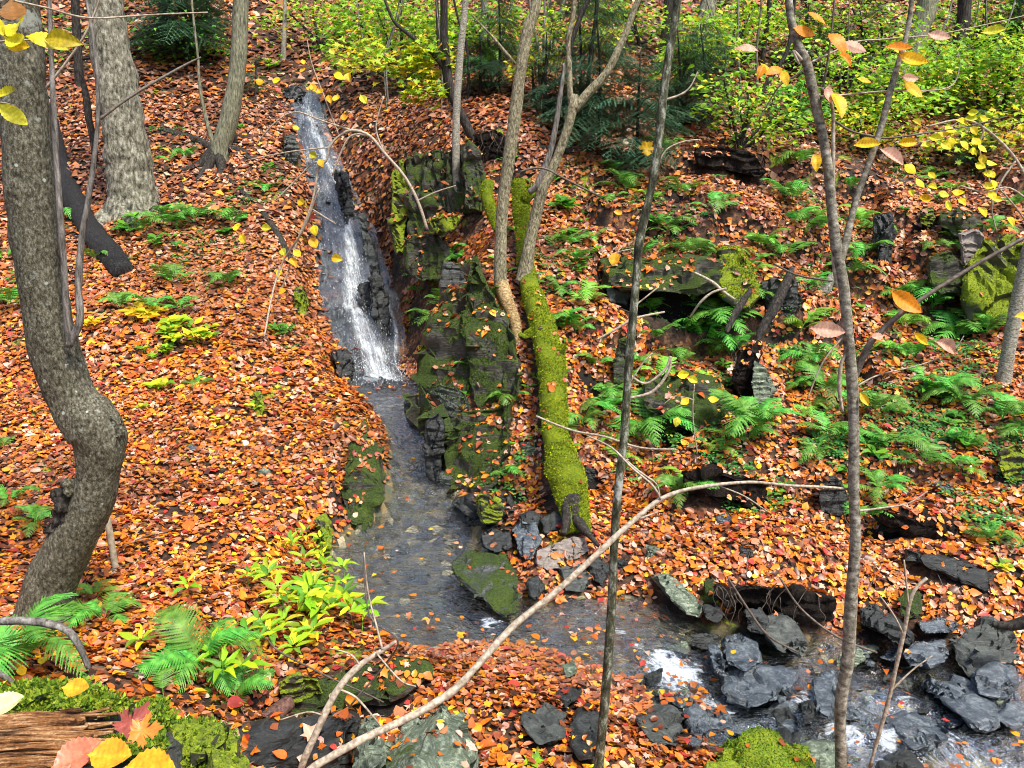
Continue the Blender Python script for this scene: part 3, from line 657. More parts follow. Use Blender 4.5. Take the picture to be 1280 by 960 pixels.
hull('dark grey rock right of the leaning root under the ledge', [(950,350),(990,345),(1010,375),(990,402),(958,400)], 8.9, .6, 'slate_dark', 36, .2, 'stone')
hull('dark stone peeping out of leaves below the base of the right ferns', [(1020,600),(1045,592),(1060,618),(1052,645),(1024,642)], 6.55, .45, 'slate_dark', 37, .2, 'stone')
# far right mossy cliff
g4 = 'mossy cliff rocks at the right edge'
hull('tall yellow-green mossy cliff face with vertical cracks at the right edge', [(1205,330),(1225,300),(1262,292),(1285,310),(1290,400),(1255,412),(1212,402)], 9.2, 1.0, 'rock_full_moss', 40, .05, 'cliff_rock', slope=.15, group=g4, strata=.02, sdir=(1, .2, .5))
hull('dark green rock left of the tall mossy cliff face', [(1160,320),(1190,312),(1212,330),(1208,372),(1175,368),(1158,345)], 9.4, .7, 'rock_moss_mid', 41, .2, 'cliff_rock', group=g4)
hull('pale streaked rock on top of the right edge cliff', [(1196,290),(1222,282),(1232,300),(1224,330),(1204,335)], 9.6, .6, 'slate_pale', 42, .1, 'cliff_rock', group=g4)
hull('thin dark upright slab between fallen leaves left of the pale streaked rock', [(1092,268),(1112,262),(1120,290),(1112,330),(1098,332),(1090,300)], 10.3, .45, 'slate_dark', 43, .0, 'cliff_rock', group=g4, strata=.02, sdir=(1, .2, .2))
hull('round mossy boulder near the right edge above the cliff', [(1150,262),(1166,258),(1170,275),(1162,284),(1150,280)], 10.4, .4, 'rock_full_moss', 44, .05, 'cliff_rock', group=g4)
hull('mossy rock shelf with leaves right of the round mossy boulder', [(1172,262),(1200,258),(1232,280),(1228,306),(1195,300),(1174,285)], 10.1, .8, 'rock_mossy', 45, .4, 'cliff_rock', group=g4)
hull('mossy boulder at the right edge half way down the bank', [(1245,560),(1272,552),(1295,570),(1292,605),(1262,608),(1246,590)], 6.85, .6, 'rock_full_moss', 46, .2, 'boulder')
# beside the waterfall
g5 = 'wet rocks in and beside the waterfall'
for i, (lab, ol, Y, mt) in enumerate([
  ('dark wedge rock splitting the lower fall on its right', [(462,330),(472,325),(484,370),(490,420),(478,438),(468,400)], 10.9, 'slate_dark'),
  ('small dark rock in the middle of the fall', [(448,355),(462,352),(466,385),(455,398),(448,380)], 11.1, 'slate_dark'),
  ('black rock right of the upper fall', [(418,212),(434,216),(446,262),(440,292),(426,270)], 12.9, 'slate_dark'),
  ('tall grey slab right of the middle fall', [(446,262),(458,268),(470,320),(468,352),(454,322)], 11.9, 'slate'),
  ('dark ledge stones at the left lip of the splash', [(410,438),(432,434),(444,455),(440,480),(424,476)], 9.85, 'slate_dark'),
  ('mossy stone left of the falls in the leaves', [(366,360),(378,356),(388,378),(382,398),(368,390)], 10.9, 'rock_full_moss'),
  ('grey rock at the left lip of the upper fall', [(352,168),(368,164),(376,190),(368,210),(354,200)], 14.2, 'slate'),
  ('dark rock at the top lip of the waterfall', [(352,112),(372,104),(384,116),(376,128),(356,126)], 16.2, 'slate_dark'),
  ('long leaf-covered slab sloping into the water left of the stream', [(432,548),(455,520),(478,560),(484,620),(470,660),(436,672),(422,620)], 6.9, 'rock_moss_mid'),
  ('narrow dark slab right of the small chute above the pool', [(506,500),(520,498),(532,530),(528,548),(512,535)], 8.6, 'slate_dark'),
  ('small mossy stone in the leaves half way down the left bank', [(316,492),(328,488),(334,508),(328,524),(316,518)], 7.95, 'rock_full_moss'),
  ('low mossy stone on the pool edge of the left bank', [(392,648),(408,642),(418,668),(414,694),(398,690)], 5.9, 'rock_full_moss')]):
    hull(lab, ol, Y, .5, mt, 50 + i, .9 if i == 8 else .15, 'wet_rock', slope=.9 if i == 8 else .4, group=g5, strata=.015)
# boulder in the pool and the stones around the foot of the mossy log
hull('big tilted boulder with a mossy top and leaves, in the pool', [(562,700,5.70),(592,685,5.95),(626,681,5.95),(648,712,5.6),(657,745,5.25),(636,768,5.05),(600,741,5.2),(566,712,5.45),(600,756,5.15),(565,722,5.42),(634,779,5.02)], 5.25, .25, 'slate_capped', 70, .3, 'boulder', strata=.004, rough=.012, fixed=True, bev=.06)
g6 = 'stones between the pool and the foot of the mossy log'
for i, (lab, ol, Y, mt, lf) in enumerate([
  ('dark blue oval wet stone with leaves on it, left of the pale stones', [(640,664),(650,650),(670,652),(676,675),(664,698),(648,694)], 5.75, 'slate_blue', .3),
  ('low dark stone left of the dark blue oval stone', [(602,668),(618,660),(636,664),(638,684),(620,690),(604,682)], 5.8, 'slate_dark', .4),
  ('small black stone behind the dark blue oval stone', [(648,645),(662,638),(676,646),(672,658),(652,658)], 6.0, 'slate_dark', .2),
  ('dark stone between the blue oval stone and the mossy log', [(678,650),(694,640),(706,650),(700,666),(682,666)], 6.0, 'slate_dark', .2),
  ('pale flat stone with a yellow leaf at the foot of the mossy log', [(690,682),(705,673),(730,674),(736,688),(718,700),(698,696)], 5.7, 'slate_pale', .2),
  ('pinkish pale stone below the flat pale stone', [(672,690),(688,682),(704,695),(706,710),(684,712),(672,704)], 5.6, 'slate_pale', .3),
  ('small round black stone right of the mossy boulder', [(660,726),(672,722),(680,736),(672,750),(662,744)], 5.2, 'slate_dark', .0),
  ('dark wet stone behind the arching branch', [(700,712),(722,706),(738,722),(730,740),(708,738)], 5.4, 'slate', .4),
  ('sharp dark stone right of the foot of the mossy log', [(735,700),(748,694),(762,712),(752,730),(738,722)], 5.5, 'slate_dark', .2)]):
    hull(lab, grow(ol, 1.12), Y, .3, mt, 80 + i, lf, 'stone', slope=.6, group=g6, strata=.008)
# bank stones on the right
g7 = 'slate stones along the right bank of the stream'
for i, (lab, ol, Y, mt, lf, th) in enumerate([
  ('long greenish slate plank sloping down to the cascade', [(818,722),(832,718),(866,742),(882,760),(876,772),(858,768),(834,744)], 5.05, 'slate_green', .15, .3),
  ('small rounded mossy stone above the greenish plank', [(880,728),(892,724),(900,738),(896,754),(882,750)], 5.25, 'rock_moss_mid', .1, .25),
  ('dark stone below the small rounded mossy stone', [(880,756),(895,754),(906,768),(896,778),(882,772)], 5.05, 'slate_dark', .1, .25),
  ('grey angular boulder in the black bank hollow', [(955,776),(972,766),(996,778),(1008,805),(1000,822),(974,812),(958,795)], 4.75, 'slate', .1, .4),
  ('black stone left of the grey angular boulder', [(932,765),(948,760),(960,775),(955,792),(936,788)], 4.9, 'slate_dark', .1, .3),
  ('dark stone with a bright moss cap in the bank', [(1122,750),(1134,738),(1150,744),(1152,764),(1138,774),(1124,768)], 5.15, 'rock_moss_mid', .1, .3),
  ('flat thin slate behind the blue-grey slab', [(1148,778),(1175,774),(1198,780),(1190,790),(1158,792)], 5.0, 'slate_blue', .2, .3),
  ('blue-grey slab leaning on the right bank', [(1128,815),(1150,800),(1178,800),(1186,818),(1165,832),(1140,830)], 4.7, 'slate_blue', .25, .35),
  ('dark sloping slate between the moss-capped stone and the blue-grey slab', [(1098,772),(1115,768),(1140,795),(1138,806),(1115,800),(1100,786)], 4.85, 'slate_dark', .2, .3),
  ('dark rounded stone behind the right sapling', [(1075,762),(1095,755),(1105,768),(1100,782),(1078,780)], 5.05, 'slate_dark', .2, .3),
  ('large smooth curved grey boulder with moss on its right shoulder', [(1188,800),(1210,782),(1235,776),(1256,788),(1268,822),(1250,838),(1215,845),(1194,828)], 4.75, 'slate', .08, .5),
  ('pale blue-green rock at the water under the curved boulder', [(1218,845),(1240,832),(1266,832),(1272,855),(1250,872),(1226,868)], 4.45, 'slate_blue', .1, .35),
  ('pale slab at the right edge at water level', [(1240,890),(1262,872),(1290,880),(1292,902),(1262,908)], 4.25, 'slate_blue', .1, .3)]):
   hull(lab, grow(ol, 1.12), Y, th, mt, 100 + i, lf, 'slate_stone', slope=.5, group=g7, strata=.01)
hull('long flat dark slate slab sticking out of the leaves on the right bank', [(1122,692),(1150,692),(1200,700),(1240,716),(1264,738),(1240,742),(1200,724),(1160,706)], 5.55, .35, 'slate_dark', 115, .03, 'slate_slab', slope=.4, strata=.012)
# rocks in the cascade and stream
g8 = 'wet slate rocks in the lower stream'
for i, (lab, ol, Y, mt, lf, th) in enumerate([
  ('small pointed dark rock splitting the white cascade', [(806,846),(818,840),(828,836),(824,852),(812,858)], 4.42, 'slate_dark', .0, .15),
  ('pale wet rock with leaves above the cascade', [(905,800),(925,792),(945,802),(948,825),(930,838),(908,825)], 4.65, 'slate_blue', .3, .35),
  ('narrow pale rock right of the white cascade', [(885,808),(896,804),(910,828),(906,845),(892,838)], 4.55, 'slate_blue', .2, .25),
  ('broad slate in the middle of the lower stream', [(905,842),(950,834),(990,842),(985,868),(940,882),(905,870)], 4.32, 'slate_blue', .15, .4),
  ('long smooth slate with water sliding over it below the cascade', [(880,880),(930,876),(985,885),(990,915),(930,922),(880,905)], 4.12, 'slate_blue', .1, .4),
  ('dark water-worn cylinder-like rock in the lower stream', [(967,886),(985,884),(996,900),(998,930),(984,935),(970,912)], 4.0, 'slate_dark', .0, .2),
  ('black rock right of the water-worn rock', [(1000,878),(1016,876),(1018,900),(1004,904)], 4.12, 'slate_dark', .0, .2),
  ('knotted dark rock left of the water-worn rock', [(795,900),(815,888),(840,890),(855,910),(845,930),(815,928)], 4.05, 'slate', .15, .3),
  ('smooth grey slate under the knotted rock', [(800,878),(840,862),(865,875),(862,898),(830,896)], 4.25, 'slate', .1, .3),
  ('blue wedge rock right of the knotted rock', [(858,885),(870,878),(886,905),(876,920),(860,912)], 4.05, 'slate_blue', .1, .25),
  ('dark grey five-sided rock in the leaf mat', [(654,888),(682,874),(708,896),(702,922),(672,930),(655,908)], 4.05, 'slate', .03, .35),
  ('thin dark slate behind the five-sided rock', [(698,868),(722,854),(728,866),(708,884)], 4.2, 'slate_dark', .1, .25),
  ('shadowed brown rock under the slim trunk', [(712,900),(735,884),(752,905),(748,945),(722,948),(708,925)], 3.95, 'slate_dark', .1, .3),
  ('small greenish stone in the leaf mat beside the slim trunk', [(702,830),(716,824),(722,840),(708,846)], 4.45, 'slate_green', .0, .15),
  ('flat wet stone at the upper edge of the leaf mat', [(628,818),(660,806),(680,818),(668,834),(638,832)], 4.6, 'slate_dark', .3, .3),
  ('pale water-washed slab right of the sapling foot', [(1108,905),(1140,888),(1180,896),(1185,925),(1140,935)], 4.05, 'slate_blue', .1, .3),
  ('dark rib of rock in the water right of the sapling', [(1150,850),(1190,846),(1240,870),(1250,905),(1225,912),(1190,880)], 4.25, 'slate_blue', .1, .3),
  ('pointed dark rock at the bottom edge right of the sapling', [(1100,955),(1125,940),(1155,960),(1160,1000),(1095,1000)], 3.7, 'slate_dark', .05, .3),
  ('blue slate at the bottom edge under the right sapling', [(1000,935),(1040,925),(1060,945),(1060,985),(1000,980)], 3.85, 'slate_green', .1, .3),
  ('wet slate rising left of the right sapling in the stream', [(1016,850),(1040,842),(1050,870),(1042,900),(1020,890)], 4.22, 'slate_blue', .1, .25)]):
    hull(lab, grow(ol, 1.12), Y, th, mt, 130 + i, lf, 'stream_rock', slope=.7, group=g8, strata=.012, rough=.03, Yoff=-.08, lie=.7)
hull('big green-grey slate with slanting layers at the bottom edge', [(482,930),(520,895),(556,868),(585,895),(612,930),(608,1010),(480,1010),(470,960)], 3.55, .7, 'slate_green', 160, .05, 'slate_boulder', slope=.6, strata=.016, rough=.010, bev=.04, sdir=(.5, .2, 1))
hull('smaller greenish stone left of the big green-grey slate', [(436,930),(455,895),(474,888),(476,910),(468,955),(455,1000),(432,1000)], 3.5, .35, 'slate_green', 161, .0, 'stone', slope=.4, strata=.015)
hull('long dark rock roof over the hollow on the near bank', [(345,875),(380,852),(430,838),(490,826),(535,828),(540,842),(500,872),(440,880),(380,905)], 4.15, .6, 'rock_mossy', 162, .5, 'rock_roof', slope=.5)
hull('dark rock wall in the hollow under the rock roof', [(262,912),(330,898),(420,885),(455,892),(440,930),(420,990),(270,990)], 4.3, .5, 'slate_dark', 163, .35, 'rock_wall', slope=.1, Yoff=.28)
hull('mossy stone at the left end of the rock roof', [(348,852),(372,842),(398,848),(405,868),(380,882),(352,876)], 3.95, .35, 'rock_full_moss', 164, .1, 'stone')
# many small angular slates in the riffles
_rg = random.Random(5); _n = 0
while _n < 48:
    t_ = _rg.uniform(0, 1); u = 780 + t_ * 500; v = _rg.uniform(792 + 40 * t_ * .8, 925 + 30 * t_)
    if abs(u - 845) < 40 and abs(v - 835) < 25: continue
    w_ = _rg.uniform(16, 46); h_ = w_ * _rg.uniform(.35, .75); _n += 1
    ol = []; k = _rg.randint(5, 7); a0 = _rg.uniform(0, 6.28); sk = _rg.uniform(-.6, .6)
    for q in range(k):
        a = a0 + 6.283 * q / k + _rg.uniform(-.35, .35); rr_ = _rg.uniform(.7, 1.1); ol.append((u + math.cos(a) * w_ / 2 * rr_, v + math.sin(a) * h_ / 2 * rr_ + math.cos(a) * w_ * .25 * sk))
    hull('one of the small angular wet slates scattered through the riffles of the lower stream', ol, 9, _rg.uniform(.05, .16), _rg.choice(['slate_blue', 'slate_dark', 'slate', 'slate_green', 'slate_blue']), 700 + _n, .35, 'riffle_slate', slope=_rg.uniform(.8, 1.6), Yoff=-.13, lie=.9, group='small angular slates in the riffles', strata=.015, rough=.03, bev=.06)
# near mossy boulder at the bottom right
hull('near boulder at the bottom edge with a bright green moss cap and leaves', [(878,945),(900,925),(945,915),(990,917),(1024,935),(1040,985),(1010,1030),(890,1030),(876,980)], 3.05, .5, 'rock_full_moss', 170, .08, 'mossy_boulder', slope=.8)
# small scattered stones in litter and bed
SMALL = [(700,560,24,18),(735,590,20,16),(815,690,22,16),(905,650,20,15),(560,600,26,20),(1100,655,24,18),(660,560,22,18),(1180,610,24,18),(930,690,22,14),(775,705,24,16),(330,590,16,12),(240,560,18,12),(470,750,34,20),(520,720,30,18),(545,755,30,16),(500,690,24,14),(450,715,26,15),(530,670,24,14),(760,820,30,18),(780,850,26,18),(690,800,34,18),(1075,845,30,18),(1085,880,26,16),(1205,925,30,18)]
where = ['under the mossy log','beside the foot of the mossy log','in the leaves above the greenish plank','on the leaf bank below the ferns','in the dark corner under the outcrop','in the leaves right of the sapling','left of the mossy log','below the right ferns','above the bank hollow','in the leaves near the slim trunk','half buried on the left leaf slope','far into the left leaf slope','under the pool water near the left bank','in the middle of the pool bed','in front of the mossy boulder in the pool','in the shallow upper pool','near the left shore of the pool','under water below the outcrop','left of the cascade','just below the white cascade','in the riffle below the mossy boulder','in the riffle right of the sapling','below the riffle right of the sapling','in the shallows at the right edge']
for i, ((u, v, w_, h_), wh) in enumerate(zip(SMALL, where)):
    rock('small slate stone ' + wh, u, v, w_, h_, ['slate', 'slate_dark', 'slate_green', 'slate_blue'][i % 4], random.uniform(-.4, .4), 200 + i, .2, name='small_stone', group='small stones on the banks and in the bed', sink=.6)
# earth under the bank edges, undercut shade painted into its colour, with hanging roots
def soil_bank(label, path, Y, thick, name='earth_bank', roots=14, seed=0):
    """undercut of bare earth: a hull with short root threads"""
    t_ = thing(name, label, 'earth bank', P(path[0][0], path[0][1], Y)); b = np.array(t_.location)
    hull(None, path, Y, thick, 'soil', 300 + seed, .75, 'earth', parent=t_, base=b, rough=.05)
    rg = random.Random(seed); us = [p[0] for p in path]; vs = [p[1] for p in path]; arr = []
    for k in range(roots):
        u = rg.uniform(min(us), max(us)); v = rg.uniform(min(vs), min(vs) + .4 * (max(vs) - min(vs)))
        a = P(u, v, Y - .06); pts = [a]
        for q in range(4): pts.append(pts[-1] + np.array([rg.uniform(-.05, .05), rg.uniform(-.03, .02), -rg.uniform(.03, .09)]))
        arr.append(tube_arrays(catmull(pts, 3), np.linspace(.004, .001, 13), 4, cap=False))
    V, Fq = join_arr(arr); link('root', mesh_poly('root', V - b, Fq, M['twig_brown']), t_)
soil_bank('undercut earth bank with roots, its shade painted black, over the grey angular boulder', [(893,735),(940,728),(1000,735),(1052,748),(1045,776),(1000,768),(940,766),(903,760)], 5.15, .5, seed=1, roots=15)
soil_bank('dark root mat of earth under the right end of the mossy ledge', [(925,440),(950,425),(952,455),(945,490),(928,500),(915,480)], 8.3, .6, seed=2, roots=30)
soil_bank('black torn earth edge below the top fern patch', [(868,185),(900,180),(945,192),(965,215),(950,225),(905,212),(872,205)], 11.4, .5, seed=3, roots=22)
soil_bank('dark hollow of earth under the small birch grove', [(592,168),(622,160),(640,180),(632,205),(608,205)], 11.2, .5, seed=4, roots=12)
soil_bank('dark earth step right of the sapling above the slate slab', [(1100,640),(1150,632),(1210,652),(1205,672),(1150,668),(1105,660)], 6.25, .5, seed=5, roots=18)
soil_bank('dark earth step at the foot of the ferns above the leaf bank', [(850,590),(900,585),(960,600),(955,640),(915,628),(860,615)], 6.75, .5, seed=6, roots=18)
# ------------------------------------------------------------------ palettes (linear)
LIT_NEAR = [(22,(.68,.20,.014)),(19,(.46,.115,.018)),(13,(.50,.19,.09)),(10,(.60,.36,.25)),(8,(.80,.38,.02)),(6,(.38,.045,.03)),(16,(.22,.062,.022)),(8,(.085,.032,.018))]
LIT_FAR = [(16,(.52,.17,.03)),(22,(.36,.12,.035)),(20,(.44,.20,.11)),(11,(.54,.33,.22)),(2,(.6,.36,.04)),(4,(.26,.05,.03)),(22,(.15,.05,.025)),(10,(.07,.03,.018))]
YEL = [(5,(.85,.60,.02)),(3,(.80,.42,.015)),(2,(.62,.62,.04))]
ORG = [(4,(.85,.32,.02)),(3,(.85,.48,.03)),(2,(.75,.42,.25)),(1,(.55,.18,.04))]
LIME = [(5,(.28,.55,.02)),(3,(.44,.60,.02)),(3,(.14,.34,.03)),(1,(.70,.62,.03))]
GREEN = [(4,(.10,.34,.03)),(3,(.16,.42,.03)),(2,(.06,.22,.03))]
YLIME = [(3,(.66,.62,.02)),(4,(.38,.56,.02)),(1,(.80,.55,.02)),(2,(.18,.38,.03))]
def leaves_obj(name, pos, nrm, head, size, col, kind='ovate', parent=None, base=None, mat='leaf', extra=None, curl=None):
    T, Tf = {'ovate': (OVATE, OVATE_F), 'maple': (MAPLE, MAPLE_F), 'quad': (QUADL, QUADL_F)}[kind]
    b = [leaf_batch(T, Tf, pos, nrm, head, size, col, curl)]
    if extra: b += extra
    V, Fx, C = batch_join(b)
    base = np.zeros(3) if base is None else base
    return link(name, mesh_np(name, V - base, Fx, M[mat], False, {'col': ('FLOAT_COLOR', C)}), parent)
def spray(centers, pal, kind, base, parent, name='foliage', tilt=.45, lsize=.07):
    """layered leaf sprays; centers = (u,v,Y,radius_px,n)"""
    Ps, Ns, Hs, Ss = [], [], [], []; tw = []
    for (u, v, Y, r, n) in centers:
        c = P(u, v, Y); rm = r * mpp(u, v, Y)
        a = RNG.uniform(0, 6.283, n); q = np.sqrt(RNG.uniform(0, 1, n)) * rm * 1.25
        off = np.stack([np.cos(a) * q, np.sin(a) * q * .9, np.round(RNG.normal(0, 1.3, n)) * .22 * rm + RNG.normal(0, .03, n) * rm - .25 * q * q / max(rm, .01)], 1)
        Ps.append(c + off); N_ = np.stack([RNG.normal(0, tilt, n), RNG.normal(-.35, tilt, n), np.ones(n)], 1); Ns.append(N_)
        hh = off.copy(); hh[:, 2] = -abs(RNG.normal(.2, .2, n)) * rm; hh += rnd_dirs(n) * rm * .4; Hs.append(hh)
        Ss.append(lsize * RNG.uniform(.6, 1.25, n))
        for k in range(min(5, n // 6 + 1)):
            d = RNG.integers(0, n); tw.append(tube_arrays(np.array([c, c + off[d] * .5 + (0, 0, -.01), c + off[d]]), [.004, .003, .0015], 4, cap=False))
        if tw: V, Fq = join_arr(tw); link('twig', mesh_poly('twig', V - base, Fq, M['twig_brown']), parent); tw = []
    pos = np.concatenate(Ps)
    o = leaves_obj(name, pos, np.concatenate(Ns), np.concatenate(Hs), np.concatenate(Ss), pick(pal, len(pos)), kind, parent, base)
    return o
def ground_base(u, v):
    g = G(u, v); return g
def tree(name, label, cat, trunk, mat, branches=(), sprays=(), pal=LIME, kind='maple', lsize=.09, group=None, rough=.08, freq=3., Y=None, wig=0., lump=0., sides=14, flare=1.5, seed=0, foot=True, base_uv=None, bnames='branch'):
    bu = base_uv or trunk[-1][:2]; g = G(*bu) if Y is None else P(bu[0], bu[1], Y)
    Yb = g[1]
    tr = [(*p[:3], (p[3] if len(p) > 3 else Yb)) for p in trunk]
    root = thing(name, label, cat, g, group); b = np.array(g)
    p, r = pxpath(tr, 8)
    if foot:
        end = p[-1] + np.array([0, 0, -.10 - 1.3 * r[-1]]); p = np.concatenate([p, [p[-1] * .5 + end * .5, end]]); r = np.concatenate([r, [r[-1] * flare, r[-1] * flare * 1.25]])
    if wig: p = wiggle(p, wig, 2.0, seed)
    V, Fq = tube_arrays(p, r, sides, rough, seed, freq, lump=lump)
    link('trunk', mesh_poly('trunk', V - b, Fq, M[mat]), root)
    for k, br in enumerate(branches):
        br_mat = mat
        if isinstance(br, tuple) and isinstance(br[0], str): br_mat, br = br
        br = [(*q[:3], (q[3] if len(q) > 3 else Yb)) for q in br]
        pp, rr_ = pxpath(br, 6); pp = wiggle(pp, .012, 4., seed + k)
        V, Fq = tube_arrays(pp, rr_, 8, rough * .6, seed + k, freq)
        link(bnames, mesh_poly(bnames, V - b, Fq, M[br_mat]), root)
    if sprays: spray([(s[0], s[1], s[2] if s[2] else Yb, s[3], s[4]) for s in sprays], pal, kind, b, root, lsize=lsize)
    return root, b
def roots(root, b, g, n, r0, ln, mat, seed=0):
    rg = random.Random(seed)
    for k in range(n):
        a = 6.28 * k / n + rg.uniform(-.3, .3); pts = [np.array(g) + (0, 0, r0 * 1.3)]
        for q in range(1, 5):
            d = q / 4 * ln; x = g[0] + math.cos(a) * (r0 * .6 + d); y = g[1] + math.sin(a) * (r0 * .6 + d); pts.append(np.array([x, y, height(x, y) + .02 - .03 * q / 4])); a += rg.uniform(-.25, .25)
        V, Fq = tube_arrays(catmull(pts, 4), np.linspace(r0 * .5, r0 * .1, 17), 8, .1, seed)
        link('root', mesh_poly('root', V - b, Fq, M[mat]), root)
# ------------------------------------------------------------------ the trees one can tell apart
r_, b_ = tree('curved_tree', 'near grey tree with a strongly curved knee-shaped trunk at the left edge', 'tree',
  [(12,-420,45.7),(15,-200,49.1),(18,-60,50.8),(24,60,53.4),(33,180,55.8),(44,300,55.0),(56,380,51.6),(72,450,55.2),(92,500,53.4),(115,528,64.4),(126,548,60.7),(124,580,51.5),(119,610,49.7),(108,640,51.5),(88,680,55.2),(68,718,58.9),(58,750,60.7),(54,775,71.8)], 'bark_curved', rough=.09, lump=.12, sides=34, flare=1.12, seed=2, freq=7)
def blob(name, u, v, Y, w, h, mat, parent, b, seed=0, rough=.10):
    m = mpp(u, v, Y); c = P(u, v, Y); rg = random.Random(seed); pts = []
    for k in range(26):
        a = rg.uniform(0, 6.28); z = rg.uniform(-1, 1); s = math.sqrt(1 - z * z); pts.append(c + np.array([s * math.cos(a) * w * m / 2, s * math.sin(a) * w * m / 2, z * h * m / 2]))
    bm = rock_mesh(pts, seed=seed, rough=rough, strata=0, maxlen=w * m / 12)
    for x in bm.verts: x.co -= Vector(b)
    me = bpy.data.meshes.new(name); bm.to_mesh(me); bm.free(); me.shade_smooth(); me.materials.append(M[mat]); return link(name, me, parent)
blob('burl', 84, 630, b_[1] - .03, 34, 50, 'bark_dark', r_, b_, 3, .2); blob('burl', 76, 655, b_[1] - .05, 30, 40, 'bark_dark', r_, b_, 4, .2); blob('burl', 68, 680, b_[1] - .02, 26, 44, 'bark_curved', r_, b_, 6, .14); blob('burl', 92, 610, b_[1] - .05, 24, 30, 'bark_curved', r_, b_, 7, .16)
blob('burl', 143, 535, b_[1] - .03, 30, 34, 'bark_curved', r_, b_, 5, .1)
for i, pth in enumerate([[(60,-60,5),(64,60,6),(68,150,7),(74,250,8),(80,330,8),(84,400,8),(88,432,9)], [(100,-40,3),(118,60,4),(122,150,5),(112,240,7),(102,300,8),(98,360,9),(100,400,9),(86,432,10)], [(128,-10,2),(108,40,3),(85,75,3),(58,110,4)]]):
    V, Fq = tube_arrays(*pxpath([(*q, b_[1] - .12) for q in pth]), 7, .05, i, 6); link('shoot', mesh_poly('shoot', V - b_, Fq, M['bark_grey'] if i < 2 else M['twig_pale']), r_)
r_, b_ = tree('rough_barked_tree', 'big tree with pale deeply furrowed bark on the upper left slope', 'tree',
  [(118,-420,40),(124,-150,40),(132,0,41),(144,90,47),(155,160,50),(161,205,52),(165,240,56),(166,262,66)], 'bark_rough', rough=.13, freq=5, sides=30, flare=1.25, seed=5, lump=.1)
roots(r_, b_, b_, 6, .30, .5, 'bark_rough', 4)
r_, b_ = tree('leaning_tree', 'smooth grey tree leaning right beside the black fallen log on the upper slope', 'tree',
  [(318,-400,15),(308,-150,17),(301,0,19),(299,60,20),(294,110,21),(286,150,23),(277,182,24),(273,205,28)], 'bark_smooth', rough=.06, flare=1.4, seed=6,
  branches=[[(244,-60,3),(240,0,3),(246,60,3),(250,110,4),(258,150,5),(268,185,7)]])
roots(r_, b_, b_, 7, .2, .7, 'bark_dark', 9)
tree('birch_stub', 'short pale birch pole with lime leaves above the top of the waterfall', 'tree', [(356,-30,4),(356,20,5),(355,50,6),(354,76,7)], 'bark_birch',
  sprays=[(370,12,0,50,60),(340,40,0,30,24),(400,25,0,36,30),(330,78,0,32,30),(350,82,0,18,14),(420,5,0,30,26)], lsize=.13)
tree('slender_birch', 'slender pale birch standing on the rock wall right of the waterfall', 'tree', [(592,-420,5),(586,-100,6.5),(582,0,7.5),(576,60,9),(571,130,9.5),(570,200,10),(572,240,10.5),(576,268,12)], 'bark_birch', rough=.07, flare=1.2, seed=8, sides=12)
r_, b_ = tree('twin_stem_birch', 'grey birch left of the mossy log, its bent stem ending in a yellow root', 'tree',
  [(700,-400,8.6),(684,-120,11.2),(671,0,12.9),(662,30,14.6),(657,50,14.6),(649,100,14.6),(643,150,15.5),(636,200,15.5),(629,250,14.6),(626,300,15.5),(625,340,16.3),(627,365,17.2)], 'bark_twin', rough=.10, seed=10, Y=8.35, sides=16, foot=False, lump=.12,
  branches=[[(644,80,3),(630,62,4),(610,40,3),(590,18,2)]])
V, Fq = tube_arrays(*pxpath([(626,355,20,8.35),(634,378,18,8.2),(643,400,15,8.05),(647,430,14,7.95),(646,455,13,7.85),(650,475,11,7.75),(655,492,8,7.75)]), 12, .06, 3, 5); link('root', mesh_poly('root', V - b_, Fq, M['bark_yellow']), r_)
r_, b_ = tree('forked_birch', 'lichen-grey birch that forks into two arms right of the mossy log', 'tree',
  [(719,118,7.9),(716,134,12.3),(711,155,11.4),(703,180,11.4),(694,203,11.4),(685,222,12.3),(677,240,13.2),(669,275,14.1),(663,300,15.0),(658,330,17.6),(654,352,21.1)], 'bark_twin', rough=.09, seed=11, Y=8.45, sides=14, foot=False, lump=.1,
  branches=[[(850,-160,4),(797,0,7),(777,55,9),(756,93,10),(736,116,11),(718,136,12)], [(735,-180,3),(718,0,6),(710,52,7),(711,93,7),(713,118,8),(716,134,10)], ('bark_dark', [(770,-120,3),(742,-20,5),(728,15,6),(716,50,6),(712,70,5)]), ('bark_grey', [(705,80,3),(700,120,6),(694,160,7),(686,195,8),(672,230,9),(660,240,7)])])
# fallen mossy log leaning on the bank
r_ = thing('mossy_log', 'thick bright green moss-covered log leaning down the bank to the pool', 'log', P(720, 668, 5.95)); b_ = np.array(r_.location)
p, r = pxpath([(648,228,18,9.3),(652,262,20,9.1),(654,300,17,8.9),(659,345,22,8.5),(668,375,26,8.15),(678,408,31,7.85),(685,437,35,7.6),(691,470,34,7.35),(693,500,33,7.15),(694,535,31,6.9),(699,562,36,6.7),(705,585,44,6.5),(711,608,44,6.32),(716,628,40,6.2),(720,648,34,6.05),(724,668,30,5.95)], 8)
V, Fq = tube_arrays(p, r, 28, .13, 4, 5, lump=.25); link('trunk', mesh_poly('trunk', V - b_, Fq, M['log_moss']), r_)
for i, pth in enumerate([[(690,446,14,7.5),(702,438,10,7.45),(706,432,7,7.45)], [(668,415,12,7.7),(655,421,9,7.65),(650,418,6,7.6)], [(655,250,14,9.1),(664,240,12,9.1),(662,232,8,9.1)], [(697,505,12,7.1),(707,502,8,7.05)], [(612,228,14,9.3),(608,245,16,9.2),(616,270,14,9.1),(622,288,10,9.0)]]):
    V, Fq = tube_arrays(*pxpath(pth), 10, .15, i, 6); link('stub', mesh_poly('stub', V - b_, Fq, M['log_moss']), r_)
